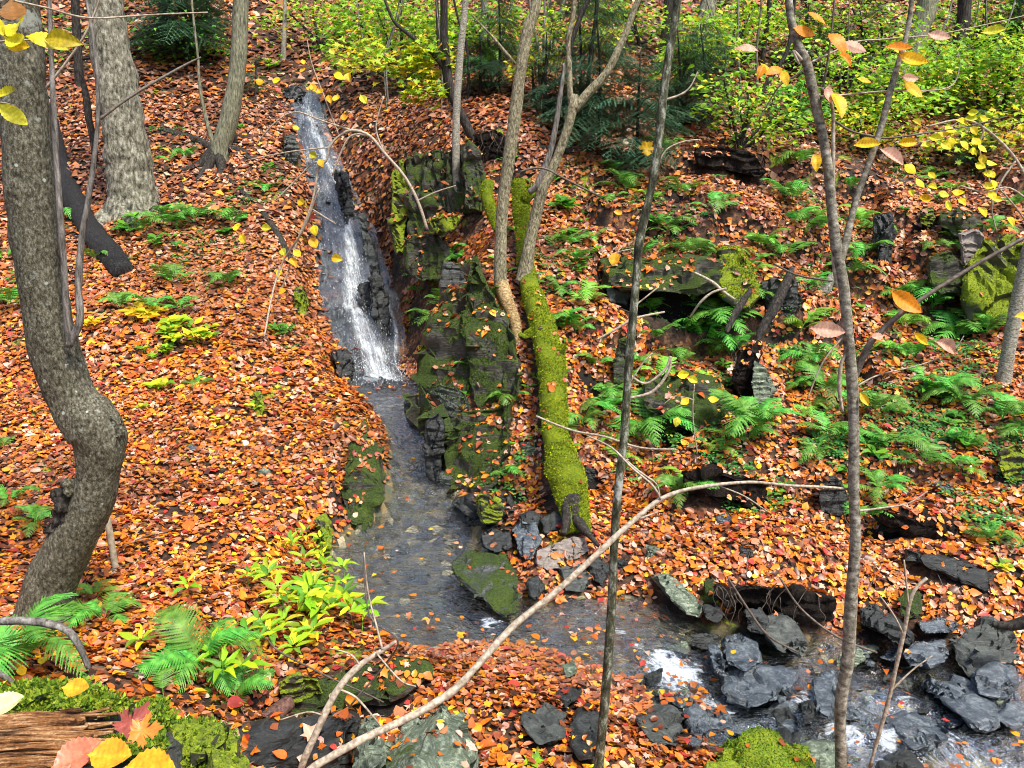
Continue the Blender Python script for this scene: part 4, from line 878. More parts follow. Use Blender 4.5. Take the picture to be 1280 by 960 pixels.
for i, pth in enumerate([[(716,625,26,6.15),(722,650,16,5.95),(736,668,9,5.75),(748,682,5,5.65)], [(712,620,20,6.2),(708,650,12,5.95),(704,668,7,5.85)]]):
    V, Fq = tube_arrays(*pxpath(pth), 10, .15, i, 6); link('root', mesh_poly('root', V - b_, Fq, M['bark_dark']), r_)
# slim near trees
tree('slim_dark_tree', 'near slim dark trunk speckled with white lichen, crossing the cascade', 'tree',
  [(880,-420,6.9),(862,-150,8.6),(847,0,10.3),(839,52,10.3),(830,110,10.3),(820,200,10.3),(811,251,10.3),(800,300,11.2),(796,340,10.3),(791,396,10.3),(785,472,10.3),(780,547,10.3),(773,609,10.3),(769,660,10.3),(765,750,11.2),(759,840,11.2),(750,937,12.0),(746,985,15.5)], 'bark_slim', rough=.10, freq=9, seed=12, sides=14, wig=.006,
  branches=[('twig_pale', [(786,466,4),(805,478,3),(822,470,3),(834,458,3),(838,445,2)]), ('twig_pale', [(776,570,3),(800,590,3),(820,605,2),(826,620,2)]), ('twig_pale', [(832,125,3),(850,118,3),(862,108,2),(872,90,2)]), ('twig_pale', [(812,240,3),(830,195,2),(852,180,2),(876,175,1.5)]), ('twig_pale', [(784,480,2.5),(800,455,2),(815,440,2)]), ('twig_pale', [(795,380,2.5),(806,372,2),(822,360,2)])])
Ys = G(1052, 1010)[1]
r_, b_ = tree('right_sapling', 'near grey sapling with a fork and a few orange leaves on the right', 'tree',
  [(960,-320,7),(976,-120,8),(986,0,9),(991,34,10),(1000,60,11),(1010,82,12),(1020,130,12),(1029,172,11),(1036,220,12),(1041,275,12),(1047,318,14),(1055,360,13),(1060,420,13),(1065,479,14),(1067,540,13),(1067,609,13),(1069,675,13),(1064,750,15),(1060,825,15),(1051,881,14),(1052,956,14),(1052,1010,18)], 'bark_sapling', rough=.06, freq=9, seed=13, sides=16, wig=.004,
  branches=[[(1150,-200,4),(1142,-60,5),(1137,20,6),(1120,82,7),(1106,137,8),(1096,172,8),(1082,220,8),(1068,265,8),(1056,305,10),(1048,330,10)],
    ('twig_pale', [(1026,110,4),(1039,130,4),(1040,180,5),(1042,220,5),(1043,260,4)]), ('twig_brown', [(1041,-120,2),(1041,0,2.4),(1036,60,2.6),(1030,110,3),(1025,150,3)]),
    ('twig_brown', [(1420,230,3),(1330,275,4),(1271,302,5),(1209,338,5),(1147,376,6),(1113,403,7),(1085,432,8),(1066,480,9)]),
    ('twig_pale', [(1052,515,3),(1050,490,5),(1051,460,5),(1056,445,4)]), ('twig_pale', [(1046,360,4),(1043,340,5),(1040,300,3)]),
    ('twig_brown', [(1043,152,3),(1062,164,3),(1090,170,3),(1115,172,2.4),(1160,168,2),(1200,160,1.6),(1260,145,1.2)]),
    ('twig_pale', [(1025,120,3),(1050,118,2.4),(1085,115,2.2),(1125,112,2),(1185,110,1.6),(1200,85,1.4),(1196,62,1)]),
    ('twig_pale', [(1013,78,3),(1040,65,2.6),(1070,50,2.2),(1110,48,2),(1170,45,1.6),(1240,30,1.4),(1290,18,1)]),
    ('twig_pale', [(1000,74,5),(990,62,4),(996,78,3)]), ('twig_pale', [(1068,485,2.4),(1100,470,2),(1150,455,1.6),(1190,440,1.6),(1205,420,1.2)]),
    ('twig_pale', [(1070,638,3),(1100,635,2.4),(1135,630,2),(1160,612,1.6)]), ('twig_brown', [(1012,80,3),(995,95,2.4),(972,110,2),(950,150,1.6)]), ('twig_pale', [(1060,415,3),(1030,452,2),(1010,500,1.5)])])
def leaf_grid(narrow=1., nl=18, nw=9, seed=0):
    V = []; 
    for i in range(nl + 1):
        t_ = i / nl; w_ = .34 * narrow * math.sin(math.pi * t_ ** .85) ** .8 * (1 + .10 * ((i % 2) - .5) * (t_ > .1)) + .002
        for j in range(nw):
            s_ = (j / (nw - 1) - .5) * 2; yy = t_ + .10 * abs(s_) * (1 - t_)
            V.append((s_ * w_, yy, .16 * abs(s_) * w_ + .010 * math.sin((t_ * 9 - abs(s_) * 1.2) * 6.283) * min(1, abs(s_) * 3)))
    Fx = []
    for i in range(nl):
        for j in range(nw - 1):
            a = i * nw + j; Fx += [(a, a + 1, a + nw + 1), (a, a + nw + 1, a + nw)]
    return np.array(V), np.array(Fx)
def big_maple():
    h = [(.02,-.02),(.16,-.06),(.14,.02),(.34,-.02),(.30,.08),(.40,.12),(.30,.18),(.36,.26),(.56,.34),(.50,.40),(.66,.52),(.50,.50),(.46,.58),(.34,.50),(.22,.46),(.26,.64),(.34,.72),(.22,.74),(.20,.86),(.11,.84),(.04,1.02)]
    o = [(x, y) for x, y in h] + [(-x * .96, y * .98) for x, y in h[::-1]]; c = (0, .3); V = [(0, .3, -.01)]; n_ = len(o)
    for f_ in (.5, 1.0):
        for i, (x, y) in enumerate(o): V.append((c[0] + (x - c[0]) * f_, c[1] + (y - c[1]) * f_, .05 * f_ * f_ * math.sin(math.atan2(y - .3, x) * 5 + .6) + .12 * f_ ** 3 * abs(x)))
    Fx = [(0, 1 + i, 1 + (i + 1) % n_) for i in range(n_)]
    for i in range(n_): a, b = 1 + i, 1 + (i + 1) % n_; Fx += [(a, a + n_, b + n_), (a, b + n_, b)]
    return np.array(V) * .85, np.array(Fx)
BMP, BMPF = big_maple()
LG, LGF = leaf_grid(); LGN, LGNF = leaf_grid(.68)
def fine_leaf(c, nr, hd, size, col, narrow=False, curl=.1):
    T, Tf = (LGN, LGNF) if narrow else (LG, LGF)
    st_ = RNG.bit_generator.state; V, Fx, C = leaf_batch(T, Tf, c, nr, hd, size, col, curl, 0)
    V = V - 0; n_ = len(T); vein = np.abs(np.sin((T[:, 1] * 9 - np.abs(T[:, 0]) / (.34) * 1.2) * 3.1416)) ; mid = np.exp(-(T[:, 0] / .012) ** 2)
    blot = np.array([mn.noise(Vector((q[0] * 5 + float(c[0][0]) * 9, q[1] * 5, 1.))) for q in T])
    C = C.reshape(-1, n_, 4); C[:, :, :3] *= (.82 + .25 * vein + .25 * mid + .45 * blot)[None, :, None]; return V, Fx, np.clip(C.reshape(-1, 4), 0, 1)
def near_leaf(name, u, v, Y, px, ang, pal, kind, parent, b, tip=(0, 0), curl=.2, face=1.):
    """one hanging leaf: px long, ang = heading on screen in degrees (0 right, 90 down)"""
    m = mpp(u, v, Y); c = P(u, v, Y); a = R(ang); hd = np.array([[math.cos(a), random.uniform(-.5, .3), -math.sin(a)]]); nr = np.array([[random.uniform(-.4, .4) - hd[0, 2] * 0, -1 * face, random.uniform(.2, .9)]])
    col = np.array([pal]); V, Fx, C = leaf_batch(BMP, BMPF, c[None], nr, hd, np.array([px * m]), col, np.array([curl]), .06) if kind == 'maple' else fine_leaf(c[None], nr, hd, np.array([px * m]), col, kind == 'long', np.array([curl]))
    return link(name, mesh_np(name, V - b, Fx, M['leaf'], False, {'col': ('FLOAT_COLOR', C)}), parent)
OR, YE, PK, YG = (.85,.30,.015), (.85,.52,.015), (.72,.42,.30), (.70,.68,.03)
for (u, v, s, a, c) in [(1008,14,26,40,OR),(990,34,30,5,OR),(1035,38,36,70,OR),(1052,52,30,28,PK),(950,62,28,200,PK),(955,80,20,110,OR),(1048,66,22,60,OR),(980,84,26,150,OR),(1040,112,40,85,YE),(1046,118,18,60,OR),(1035,105,26,100,PK),(1104,60,30,5,OR),(1120,68,36,30,YE),(1158,42,26,20,PK),(1224,42,26,15,YG),(1125,96,22,-5,PK),(1128,100,30,50,YE),(1098,185,34,50,PK),(1065,182,30,5,YE),(1070,98,18,0,YE),(1120,180,24,-10,YE),(976,86,22,70,YE),(950,78,20,40,YE),(1110,362,44,40,OR),(1140,372,14,90,YE),(1105,420,20,150,PK),(1117,444,14,80,OR),(1105,450,16,20,OR),(1168,425,34,20,PK),(1140,415,22,40,YE),(1010,410,40,15,PK),(1075,490,18,60,YE),(1268,395,20,10,YE),(1020,190,24,85,YE)]:
    near_leaf('leaf', u, v, Ys - .02, s * 1.1, a, c, 'long', r_, b_, curl=random.uniform(-.3, .4))
tree('edge_birch', 'pale leaning trunk at the right edge below the mossy cliff', 'tree', [(1330,180,16),(1300,270,16),(1285,320,17),(1272,380,17),(1262,430,16),(1254,478,18)], 'bark_birch', rough=.08, seed=15, flare=1.2)
# upper right forest trunks
UP = [
 ('big_grey_tree', 'large smooth grey trunk at the top right behind the sapling', [(1195,-420,24),(1172,-100,26),(1160,0,25),(1148,40,25),(1138,80,26),(1132,98,34)], 'bark_smooth', 17.),
 ('forest_tree', 'dark trunk at the top right with ivy-like green behind it', [(1215,-300,16),(1206,0,16),(1200,40,16),(1194,90,20)], 'bark_dark', 18.),
 ('forest_tree', 'grey twisted trunk right of the slim dark trunk at the top', [(905,-300,18),(893,-60,18),(886,0,20),(878,40,22),(872,75,24),(868,96,26)], 'bark_rough', 16.),
 ('forest_tree', 'dark double trunk at the very top behind the slim dark tree', [(838,-200,12),(836,0,12),(832,40,12),(829,85,14)], 'bark_dark', 15.),
 ('forest_tree', 'thin black sapling trunk near the top between lime leaves', [(965,-200,5),(962,0,6),(956,50,6),(951,100,7)], 'bark_dark', 15.5),
 ('forest_tree', 'thinner of two black stems left of the right sapling top', [(975,-100,3),(968,10,4),(964,45,4)], 'bark_dark', 17.),
 ('forest_tree', 'slanting dark young trunk in front of the lime bushes', [(995,-20,3),(985,60,5),(955,110,6),(935,150,6),(924,176,7)], 'bark_dark', None),
 ('forest_tree', 'short dark slanting stem by the bright green maple at right', [(1270,80,6),(1262,110,7),(1250,150,8)], 'bark_dark', 14.),
 ('forest_tree', 'pale thin stem in the conifers at the top centre', [(608,-200,8),(606,0,9),(606,20,9),(604,60,10)], 'bark_grey', 18.),
 ('forest_tree', 'dark trunk behind the thin birch with a long low root', [(556,-300,8),(555,0,9),(556,60,11),(562,110,12),(575,140,11),(590,170,12),(600,190,12)], 'bark_dark', 11.6),
 ('forest_tree', 'thin brown stem left of the dark trunk behind the thin birch', [(540,-200,3),(546,0,4),(550,70,5),(556,120,6)], 'bark_dark', 12.),
 ('forest_tree', 'thin pale stem at the upper left under the conifer', [(216,20,4),(216,50,5),(215,70,5)], 'bark_grey', None),
 ('forest_tree', 'dim narrow trunk at the top left corner between the two big trees', [(92,-200,10),(94,0,10),(97,60,10),(100,110,12)], 'bark_dark', 17.),
 ('forest_tree', 'dim trunk at the top left of the leaning tree', [(208,-200,9),(205,-20,10),(203,40,12)], 'bark_dark', 19.),
 ('forest_tree', 'thin leaning grey stem right of the forked birch', [(750,-60,5),(745,20,5),(738,70,5),(730,170,6)], 'bark_dark', 12.5),
 ('forest_tree', 'pale trunk at the top between the forked birch arms', [(702,-200,7),(706,-20,7),(698,30,8)], 'bark_grey', 19.),
 ('forest_tree', 'dark stem at the upper right edge among bright leaves', [(1278,-200,12),(1272,-20,12),(1266,50,13)], 'bark_dark', 18.)]
_rg = random.Random(9)
for q_ in range(26):
    u_ = _rg.choice([_rg.uniform(430, 700), _rg.uniform(740, 1280), _rg.uniform(840, 1280)]); v_ = _rg.uniform(70, 150); l_ = _rg.uniform(-22, 22); w_ = _rg.uniform(1.6, 4.2)
    UP.append(('thin_sapling', 'one of the thin bare-stemmed saplings crowded on the upper slope', [(u_ + l_ * 2.2, -160, w_ * .5), (u_ + l_, 0, w_ * .8), (u_ + _rg.uniform(-5, 5), v_ * .5, w_ * .9), (u_, v_, w_)], _rg.choice(['bark_grey', 'bark_dark', 'bark_slim']), None))
for i, (nm, lab, path, mt, Y) in enumerate(UP):
    tree(nm, lab, 'tree', path, mt, rough=.08, seed=30 + i, flare=1.3, sides=6 if nm == 'thin_sapling' else 12, group='thin saplings crowded on the upper slope' if nm == 'thin_sapling' else 'trunks on the upper slope', branches=([[(478,-10,3),(490,22,4),(509,41,5),(543,70,6),(560,95,7)]] if 'long low root' in lab else ()))
# lime-leaved young trees of the upper slope
LM = [
 ('lime-green young maple right of the top of the waterfall', (505,118), [(500,0,0,60,70),(450,30,0,45,45),(520,30,0,40,40),(470,12,0,50,55),(430,60,0,34,20),(540,45,0,30,30)], LIME, 'maple'),
 ('small yellow-green maple left of the thin birch', (548,128), [(535,62,11.5,26,30),(520,85,11.5,24,24),(530,110,11.3,22,24),(515,70,11.5,20,20),(455,70,11.5,30,18),(450,52,12,30,18)], YLIME, 'maple'),
 ('lime-leaved young tree between the two birch stems', (612,80), [(610,15,0,40,40),(630,40,0,34,34),(590,32,0,30,26),(640,62,0,30,22),(560,20,0,30,30)], LIME, 'maple'),
 ('yellow-leaved bush behind the forked birch', (668,130), [(665,82,13,24,24),(690,35,13,26,24),(760,40,14,26,20),(680,70,13,20,12)], YLIME, 'ovate'),
 ('lime bush right of the slim dark trunk', (925,190), [(905,100,0,32,18),(935,112,0,36,22),(965,128,0,34,22),(925,140,0,32,16),(955,165,0,36,20),(895,125,0,24,10),(985,150,0,26,14)], LIME, 'ovate'),
 ('green sprays hanging at the top right of the slim trunk', (895,95), [(870,45,0,34,34),(880,65,0,30,26),(855,20,0,34,30),(920,30,0,40,40),(940,10,0,36,36)], LIME, 'ovate'),
 ('large lime-green maple crown at the right edge', (1225,150), [(1215,60,0,50,80),(1250,80,0,50,80),(1190,95,0,44,60),(1275,55,0,40,60),(1235,110,0,50,70),(1180,70,0,40,44),(1260,120,0,40,40)], LIME, 'maple'),
 ('light green leaf layers at the top edge above the waterfall', (400,60), [(390,10,0,44,26),(430,25,0,36,22),(360,15,0,30,16),(460,8,0,44,28)], LIME, 'maple'),
 ('green leaf layers at the top edge behind the fork of the birch', (720,80), [(700,20,0,44,26),(740,45,0,36,22),(770,15,0,44,28),(660,15,0,36,22)], LIME, 'maple'),
 ('lime leaf layers at the top edge left of the right sapling', (930,80), [(920,10,0,50,40),(960,30,0,44,34),(900,45,0,36,24),(990,8,0,44,30)], LIME, 'maple'),
 ('dim green bush in the top left corner behind the two big trees', (100,80), [(100,30,0,44,22),(70,55,0,36,16),(215,20,0,50,26),(240,45,0,36,18)], GREEN, 'ovate'),
 ('lime leaved bush between the slim dark trunk and the twisted grey trunk', (850,120), [(860,60,0,34,30),(845,90,0,28,20),(880,30,0,34,30),(905,60,0,30,24)], LIME, 'maple'),
 ('tall pale-green bush directly behind the top of the right sapling', (1040,150), [(1020,60,0,44,40),(1050,90,0,44,40),(1000,100,0,36,26),(1075,70,0,40,34),(1035,120,0,36,26)], LIME, 'ovate'),
 ('yellow-green bush under the lime crown at the far right', (1240,190), [(1240,165,0,50,34),(1270,150,0,40,30),(1200,170,0,34,20)], YLIME, 'maple'),
 ('green bush at the upper right between grey trunk and sapling arm', (1090,160), [(1095,120,0,40,34),(1120,90,0,40,34),(1070,130,0,30,20),(1160,70,0,44,34)], LIME, 'maple'),
 ('lime bush at the top centre left of the bent birch stem', (560,70), [(560,35,0,40,34),(585,55,0,30,24),(530,15,0,40,34),(480,50,0,30,24)], LIME, 'maple'),
 ('bright green maple crown in the top right corner', (1240,60), [(1230,5,0,60,80),(1270,25,0,50,70),(1190,15,0,50,60),(1215,35,0,44,50)], LIME, 'maple'),
 ('pale green bush behind the big grey trunk', (1110,120), [(1100,20,0,50,60),(1080,50,0,44,44),(1065,10,0,44,50),(1105,60,0,36,36),(1150,115,13,36,36),(1130,130,12.5,30,26)], LIME, 'ovate'),
 ('small lime plant below the big grey trunk', (1150,135), [(1145,118,0,40,40),(1180,102,0,30,26),(1110,142,0,34,26),(1160,100,0,26,20)], LIME, 'maple'),
 ('low green bush above the black torn earth edge', (985,165), [(1000,120,0,30,26),(1010,140,0,26,22),(985,110,0,24,20)], GREEN, 'ovate'),
 ('green low bush left of the leaning tree', (200,70), [(200,58,0,30,26),(215,45,0,30,26),(230,62,0,26,20)], GREEN, 'ovate'),
 ('lime sprig right of the leaning tree top', (262,72), [(256,68,0,18,12),(268,58,0,14,8)], LIME, 'ovate'),
 ('yellow-green leaf tangle at the top right behind the sapling fork', (1080,190), [(1075,150,0,30,24),(1090,165,0,26,20),(1060,140,0,24,16),(1130,165,0,30,20)], YLIME, 'ovate'),
 ('lime bush on the crest at the top centre right', (800,60), [(790,15,0,36,30),(815,40,0,26,20),(770,5,0,30,24)], LIME, 'ovate'),
 ('yellow bush at the top between slim trunk and twisted trunk', (1000,60), [(1000,20,0,34,30),(985,45,0,30,26),(1020,40,0,30,26)], YLIME, 'ovate')]
for i, (lab, (bu, bv), sp, pal, kd) in enumerate(LM):
    g = G(bu, bv); brs = [[(s[0], s[1], 2, s[2] or g[1]), ((s[0] + bu) / 2 + 4, (s[1] + bv) / 2, 3, g[1]), (bu, bv - 6, 4, g[1])] for s in sp[1:5]]
    m_px = 1 / (mpp(bu, bv, g[1])); sz = {'maple': .115, 'ovate': .095}[kd]
    tree('young_maple' if kd == 'maple' else 'leafy_bush', lab, 'young tree' if kd == 'maple' else 'bush', [(sp[0][0], sp[0][1], 2.5), ((sp[0][0] + bu) / 2, (sp[0][1] + bv) / 2, 4), (bu, bv, 5)], 'bark_dark', sprays=[(s[0], s[1], s[2], s[3], int(s[4] * 6)) for s in sp], branches=brs, pal=pal, kind=kd, lsize=sz, group='leafy young trees of the upper slope', flare=1.1, seed=60 + i, sides=7)
# ------------------------------------------------------------------ hemlocks
def bough_mesh(seed):
    rg = random.Random(seed); V = []; Fx = []
    def tri(a, b, c): V.extend([a, b, c]); Fx.append((len(V) - 3, len(V) - 2, len(V) - 1))
    def strip(p, q, w):
        d = (q - p); s = Vector((-d.y, d.x, 0)).normalized() * w; tri(p - s, p + s, q)
    n = 15; ax = [Vector((0, i / n, .10 * math.sin(i / n * 2.2) - .30 * (i / n) ** 2)) for i in range(n + 1)]
    for a, b in zip(ax, ax[1:]): strip(a, b, .006); strip(b, a, .004)
    for i in range(1, n + 1):
        for sd in (-1, 1):
            L = .42 * (1 - (i / n) ** 1.3) + .08; L *= rg.uniform(.7, 1.15); ang = R(rg.uniform(48, 66)); d = Vector((sd * math.sin(ang), math.cos(ang), -rg.uniform(.1, .45)))
            k = max(4, int(L / .022)); tw = [ax[i] + d * (L * j / k) + Vector((0, 0, -.12 * L * (j / k) ** 2)) for j in range(k + 1)]
            for a, b in zip(tw, tw[1:]): strip(a, b, .004)
            for j in range(1, k + 1):
                for s2 in (-1, 1):
                    e = Vector((d.y * s2, -d.x * s2, rg.uniform(-.2, .2))).normalized() * rg.uniform(.020, .032) + d * .012; p = tw[j]
                    nn = d * .008; tri(p - nn, p + nn, p + e)
    me = bpy.data.meshes.new('bough'); me.from_pydata([tuple(v) for v in V], [], Fx); me.materials.append(M['hemlock']); return me
BM = [bough_mesh(s) for s in range(4)]
def hemlock(label, bu, bv, hpx, boughs, seed=0, wpx=5, spread=1.):
    g = G(bu, bv); m = mpp(bu, bv, g[1]); rg = random.Random(seed)
    r_, b = tree('hemlock', label, 'conifer', [(bu + rg.uniform(-6, 6), bv - hpx, 1.5), (bu + rg.uniform(-3, 3), bv - hpx / 2, wpx * .7), (bu, bv, wpx)], 'bark_dark', group='young hemlocks of the upper slope', sides=8, flare=1.1)
    for k in range(int(boughs * 1.7)):
        t = rg.uniform(.10, 1.0); o = bpy.data.objects.new('bough', BM[k % 4]); COL.objects.link(o); o.parent = r_
        z = t * hpx * m; L = (1.25 - t * .75) * spread * hpx * m * .44 * rg.uniform(.75, 1.2)
        o.location = (0, 0, z); o.rotation_euler = (R(rg.uniform(-18, 12)), R(rg.uniform(-15, 15)), k * 2.4 + rg.uniform(-.4, .4)); o.scale = (L, L, L)
hemlock('dark hemlock with drooping sprays right of the forked birch', 748, 185, 190, 46, 1, spread=.85)
hemlock('hemlock between forked birch and slim dark trunk, lower sprays', 795, 215, 150, 42, 2, spread=1.0)
hemlock('hemlock behind the slim dark trunk', 850, 165, 130, 34, 3, spread=.95)
hemlock('hemlock at the upper left between the two big trees', 215, 60, 110, 30, 4, spread=1.3)
hemlock('hemlock right of the rough-barked tree at the top edge', 258, 50, 100, 26, 5, spread=1.2)
hemlock('hemlock at the top centre behind the bent birch stem', 680, 150, 110, 26, 6)
hemlock('far hemlock behind the top of the right sapling', 1010, 90, 130, 30, 7, spread=1.0)
hemlock('far hemlock at the upper right by the grey trunk', 1075, 110, 120, 26, 8, spread=1.0)
hemlock('small hemlock below the lime crown at the right', 1215, 210, 70, 18, 9, spread=1.2)
hemlock('far hemlock at the very top right corner', 1290, 70, 150, 30, 10, spread=1.0)
hemlock('hemlock filling the gap between the fork arms of the birch', 725, 140, 150, 34, 13, spread=1.1)
hemlock('hemlock right of the slim dark trunk near the torn earth', 880, 150, 120, 30, 14, spread=1.1)
hemlock('dark hemlock at the top left beside the leaning tree', 235, 85, 130, 34, 15, spread=1.3)
hemlock('hemlock left of the bent birch stem at the top', 625, 110, 120, 30, 16, spread=1.1)
hemlock('small hemlock shoot left of the waterfall top', 320, 120, 45, 12, 11, spread=1.2)
hemlock('low hemlock beside the fern patch under the thin trunk', 600, 120, 80, 22, 12, spread=1.1)
# ------------------------------------------------------------------ logs and fallen branches
def log(label, path, mat, name='fallen_log', cat='log', rough=.12, sides=14, group=None, freq=5, seed=0, Y=None, wig=0, lump=.1, Yoff=0.):
    q = []
    for p in path:
        y = p[3] if len(p) > 3 else (G(p[0], p[1])[1] if Y is None else Y); q.append((p[0], p[1], p[2], y + Yoff))
    o = pxtube(name, q, M[mat], sides=sides, rough=rough, freq=freq, seed=seed, wig=wig, lump=lump); return tag(o, label, cat, group)
log('thick black fallen log lying downhill beside the rough-barked tree', [(58,140,22),(72,200,25),(92,250,27),(118,295,28),(143,325,31),(158,345,27)], 'log_black', seed=1, lump=.25)
log('black curved branch lying against the foot of the leaning tree', [(200,162,8),(220,168,10),(240,174,11),(258,182,12),(275,192,9)], 'bark_dark', 'fallen_branch', 'branch', seed=2)
log('dark branch lying in leaves left of the waterfall', [(282,222,7),(300,238,8),(325,262,8),(345,290,10),(358,318,11),(366,330,9)], 'bark_dark', 'fallen_branch', 'branch', seed=3)
log('dark dead wood lying behind the forked birch', [(640,182,7),(680,186,9),(720,190,9),(748,186,7)], 'bark_dark', 'fallen_branch', 'branch', seed=4)
log('reddish wet log in the hollow on the near bank', [(278,955,26,3.5),(310,925,25,3.65),(335,900,24,3.8),(362,878,18,3.95)], 'red_wood', seed=5)
log('black branch stub reaching in from the right edge', [(1320,772,22,4.6),(1290,776,18,4.65),(1262,782,12,4.7),(1240,780,7,4.75)], 'bark_dark', 'fallen_branch', 'branch', seed=6)
log('rotten brown leaning root under the right end of the ledge', [(990,335,6,8.65),(982,355,11,8.5),(968,385,13,8.35),(952,412,10,8.25),(946,428,5,8.2)], 'bark_dark', 'dead_root', 'root', seed=7, lump=.3)
log('dark root bending down beside the bright ledge nose', [(938,362,5,8.5),(928,378,9,8.4),(915,398,10,8.3),(908,416,5,8.2)], 'bark_dark', 'dead_root', 'root', seed=8)
log('brown rotting branch half buried on the left leaf slope', [(318,528,7),(328,545,8),(340,562,9),(352,580,7)], 'red_wood', 'fallen_branch', 'branch', seed=9)
log('bare yellowish pole leaning beside the curved tree', [(134,645,7,5.05),(138,670,8,5.03),(143,700,8,5.02),(148,728,10,5.0)], 'bare_pole', 'dead_pole', 'branch', .03, seed=10, lump=0)
log('pale root knot at the ledge right of the sapling top', [(1040,345,10,9.6),(1032,362,12,9.4),(1020,376,9,9.3)], 'bark_grey', 'dead_root', 'root', seed=11)
TWG = [
 ('long bare branch arching across the stream from the bottom edge', [(372,975,10,2.45),(390,958,10,2.5),(440,935,10,2.55),(500,908,10,2.65),(565,865,10,2.75),(600,828,9,2.8),(640,784,9,2.9),(690,745,8,2.98),(740,700,8,3.05),(790,655,7,3.12),(830,622,6,3.18),(880,607,5,3.22),(940,601,4,3.28),(1010,606,3.5,3.36),(1066,611,3,3.43)], 'twig_pale', .03),
 ('shorter bare crooked branch left of the long arching one', [(372,985,8,2.7),(380,955,9,2.7),(400,908,9,2.75),(422,865,9,2.8),(450,832,8,2.85),(478,812,6,2.9),(495,800,4,2.9)], 'twig_pale', .03),
 ('thick grey bent branch reaching in at the lower left edge', [(-40,748,11,1.95),(0,762,10,1.95),(40,770,10,1.93),(72,785,10,1.92),(92,806,9,1.9),(108,845,7,1.88)], 'bark_grey', .06),
 ('small grey branch at the left edge over the rotten stump', [(-30,828,9,1.8),(0,832,8,1.8),(22,840,6,1.8),(34,848,5,1.8)], 'bark_grey', .06),
 ('thin dead stick in the leaves of the left slope', [(330,622,3),(348,612,3),(366,604,3)], 'twig_pale', 0),
 ('thin grey stick lying under the ferns at the left', [(255,362,2.5),(300,365,3),(335,378,3)], 'twig_brown', 0),
 ('thin bare twig hanging down the left of the fall to the leaves', [(400,235,2,9.2),(378,290,2.5,9.3),(352,330,2.5,9.5),(338,380,2.5,9.3),(330,420,2,9.0)], 'twig_pale', .02),
 ('long twig fallen across the right leaf bank', [(1060,690,3.5),(1090,706,3.5),(1130,725,3.5),(1170,738,3)], 'twig_pale', .01),
 ('thin dark twig sagging in front of the grey angular boulder', [(910,722,2.5,4.5),(935,760,3,4.45),(960,795,3,4.4),(995,815,2.5,4.4)], 'twig_brown', .01),
 ('thin twig crossing the bank behind the right sapling', [(975,722,2.5,4.5),(1000,760,3,4.45),(1045,795,3,4.3),(1095,815,2.5,4.3)], 'twig_brown', .01),
 ('bare twig from the log foot across the upper ferns', [(670,520,2.5,6.6),(715,538,3,6.5),(755,545,3,6.3),(800,560,2.5,6.2),(845,562,2.5,6.1)], 'twig_pale', .01),
 ('curved white twig under the fern below the ledge', [(780,498,3,6.9),(815,490,4,6.9),(835,465,4,6.9),(838,445,4,6.9)], 'twig_pale', .01),
 ('pale broken stick on the ledge above the black hollow', [(868,340,3,8.4),(890,352,4,8.35),(905,365,4,8.3),(918,374,3,8.3)], 'twig_pale', .01),
 ('pale twig fork over the black hollow', [(862,396,2.5,8.4),(875,378,3,8.3),(890,366,3,8.3),(908,360,3,8.3)], 'twig_pale', .01),
 ('thin twig leaning on the leaf slope right of the mossy log', [(745,425,3,7.9),(770,412,3,7.9),(795,398,3,7.9),(830,390,2.5,8.0)], 'twig_pale', .01),
 ('twig over the leaves right of the birch fork', [(650,215,2.5,8.3),(678,210,2.5,8.3),(710,225,2.5,8.3),(750,245,2.5,8.4)], 'twig_brown', .01),
 ('long pale twig hanging across the top left corner', [(20,2,2.5,2.6),(60,10,2.5,2.6),(110,22,2.5,2.7),(180,20,2,2.8),(260,17,1.6,2.9)], 'twig_pale', .01),
 ('dead twig leaning in front of the rough bark', [(125,148,4,6.5),(150,130,4,6.6),(190,105,3.5,6.8),(225,85,3,7.0),(252,72,2,7.1)], 'twig_brown', .01),
 ('grey dead stick in the splashing water right of the sapling', [(1085,960,4,3.7),(1108,880,5,3.7),(1128,800,5,3.7),(1140,745,5,3.7),(1160,722,4,3.7)], 'twig_pale', .015),
 ('thin twig tangle over the brown hollow roof', [(420,905,2,3.2),(448,868,2.5,3.2),(478,835,2.5,3.2),(496,800,2,3.1),(462,770,2,3.2),(455,690,1.5,3.3)], 'twig_brown', .02),
 ('brown twigs spread over the upper pool shore', [(335,795,2,3.6),(352,812,2.5,3.6),(410,845,2.5,3.4),(480,880,2,3.3)], 'twig_brown', .02),
 ('dark stick standing in the leaves at far left', [(100,88,4,12.5),(106,110,7,12.5),(110,140,9,12.4),(120,200,6,12.3)], 'bark_dark', .02),
 ('pale thin dead stem in front of the ledge nose', [(968,330,2.5,8.3),(1000,345,2.5,8.0),(1040,352,2.5,7.8)], 'twig_brown', .01)]
for i, (lab, path, mt, wg) in enumerate(TWG):
    q = [(p[0], p[1], p[2], p[3] if len(p) > 3 else G(p[0], p[1])[1]) for p in path]
    o = pxtube('bare_branch' if max(p[2] for p in path) > 4 else 'dead_twig', q, M[mt], sides=9, rough=.16, freq=22, seed=i, wig=wg * .9); tag(o, lab, 'branch' if max(p[2] for p in path) > 4 else 'twig', 'bare branches and twigs')
def twigs_on(o_label, paths, mat='twig_pale'):
    root = [o for o in COL.objects if o.get('label') == o_label][0]; b = np.array(root.location)
    for p in paths:
        V, Fq = tube_arrays(*pxpath(p, 5), 6, .05, 3, 9); link('twig', mesh_poly('twig', V - b, Fq, M[mat]), root)
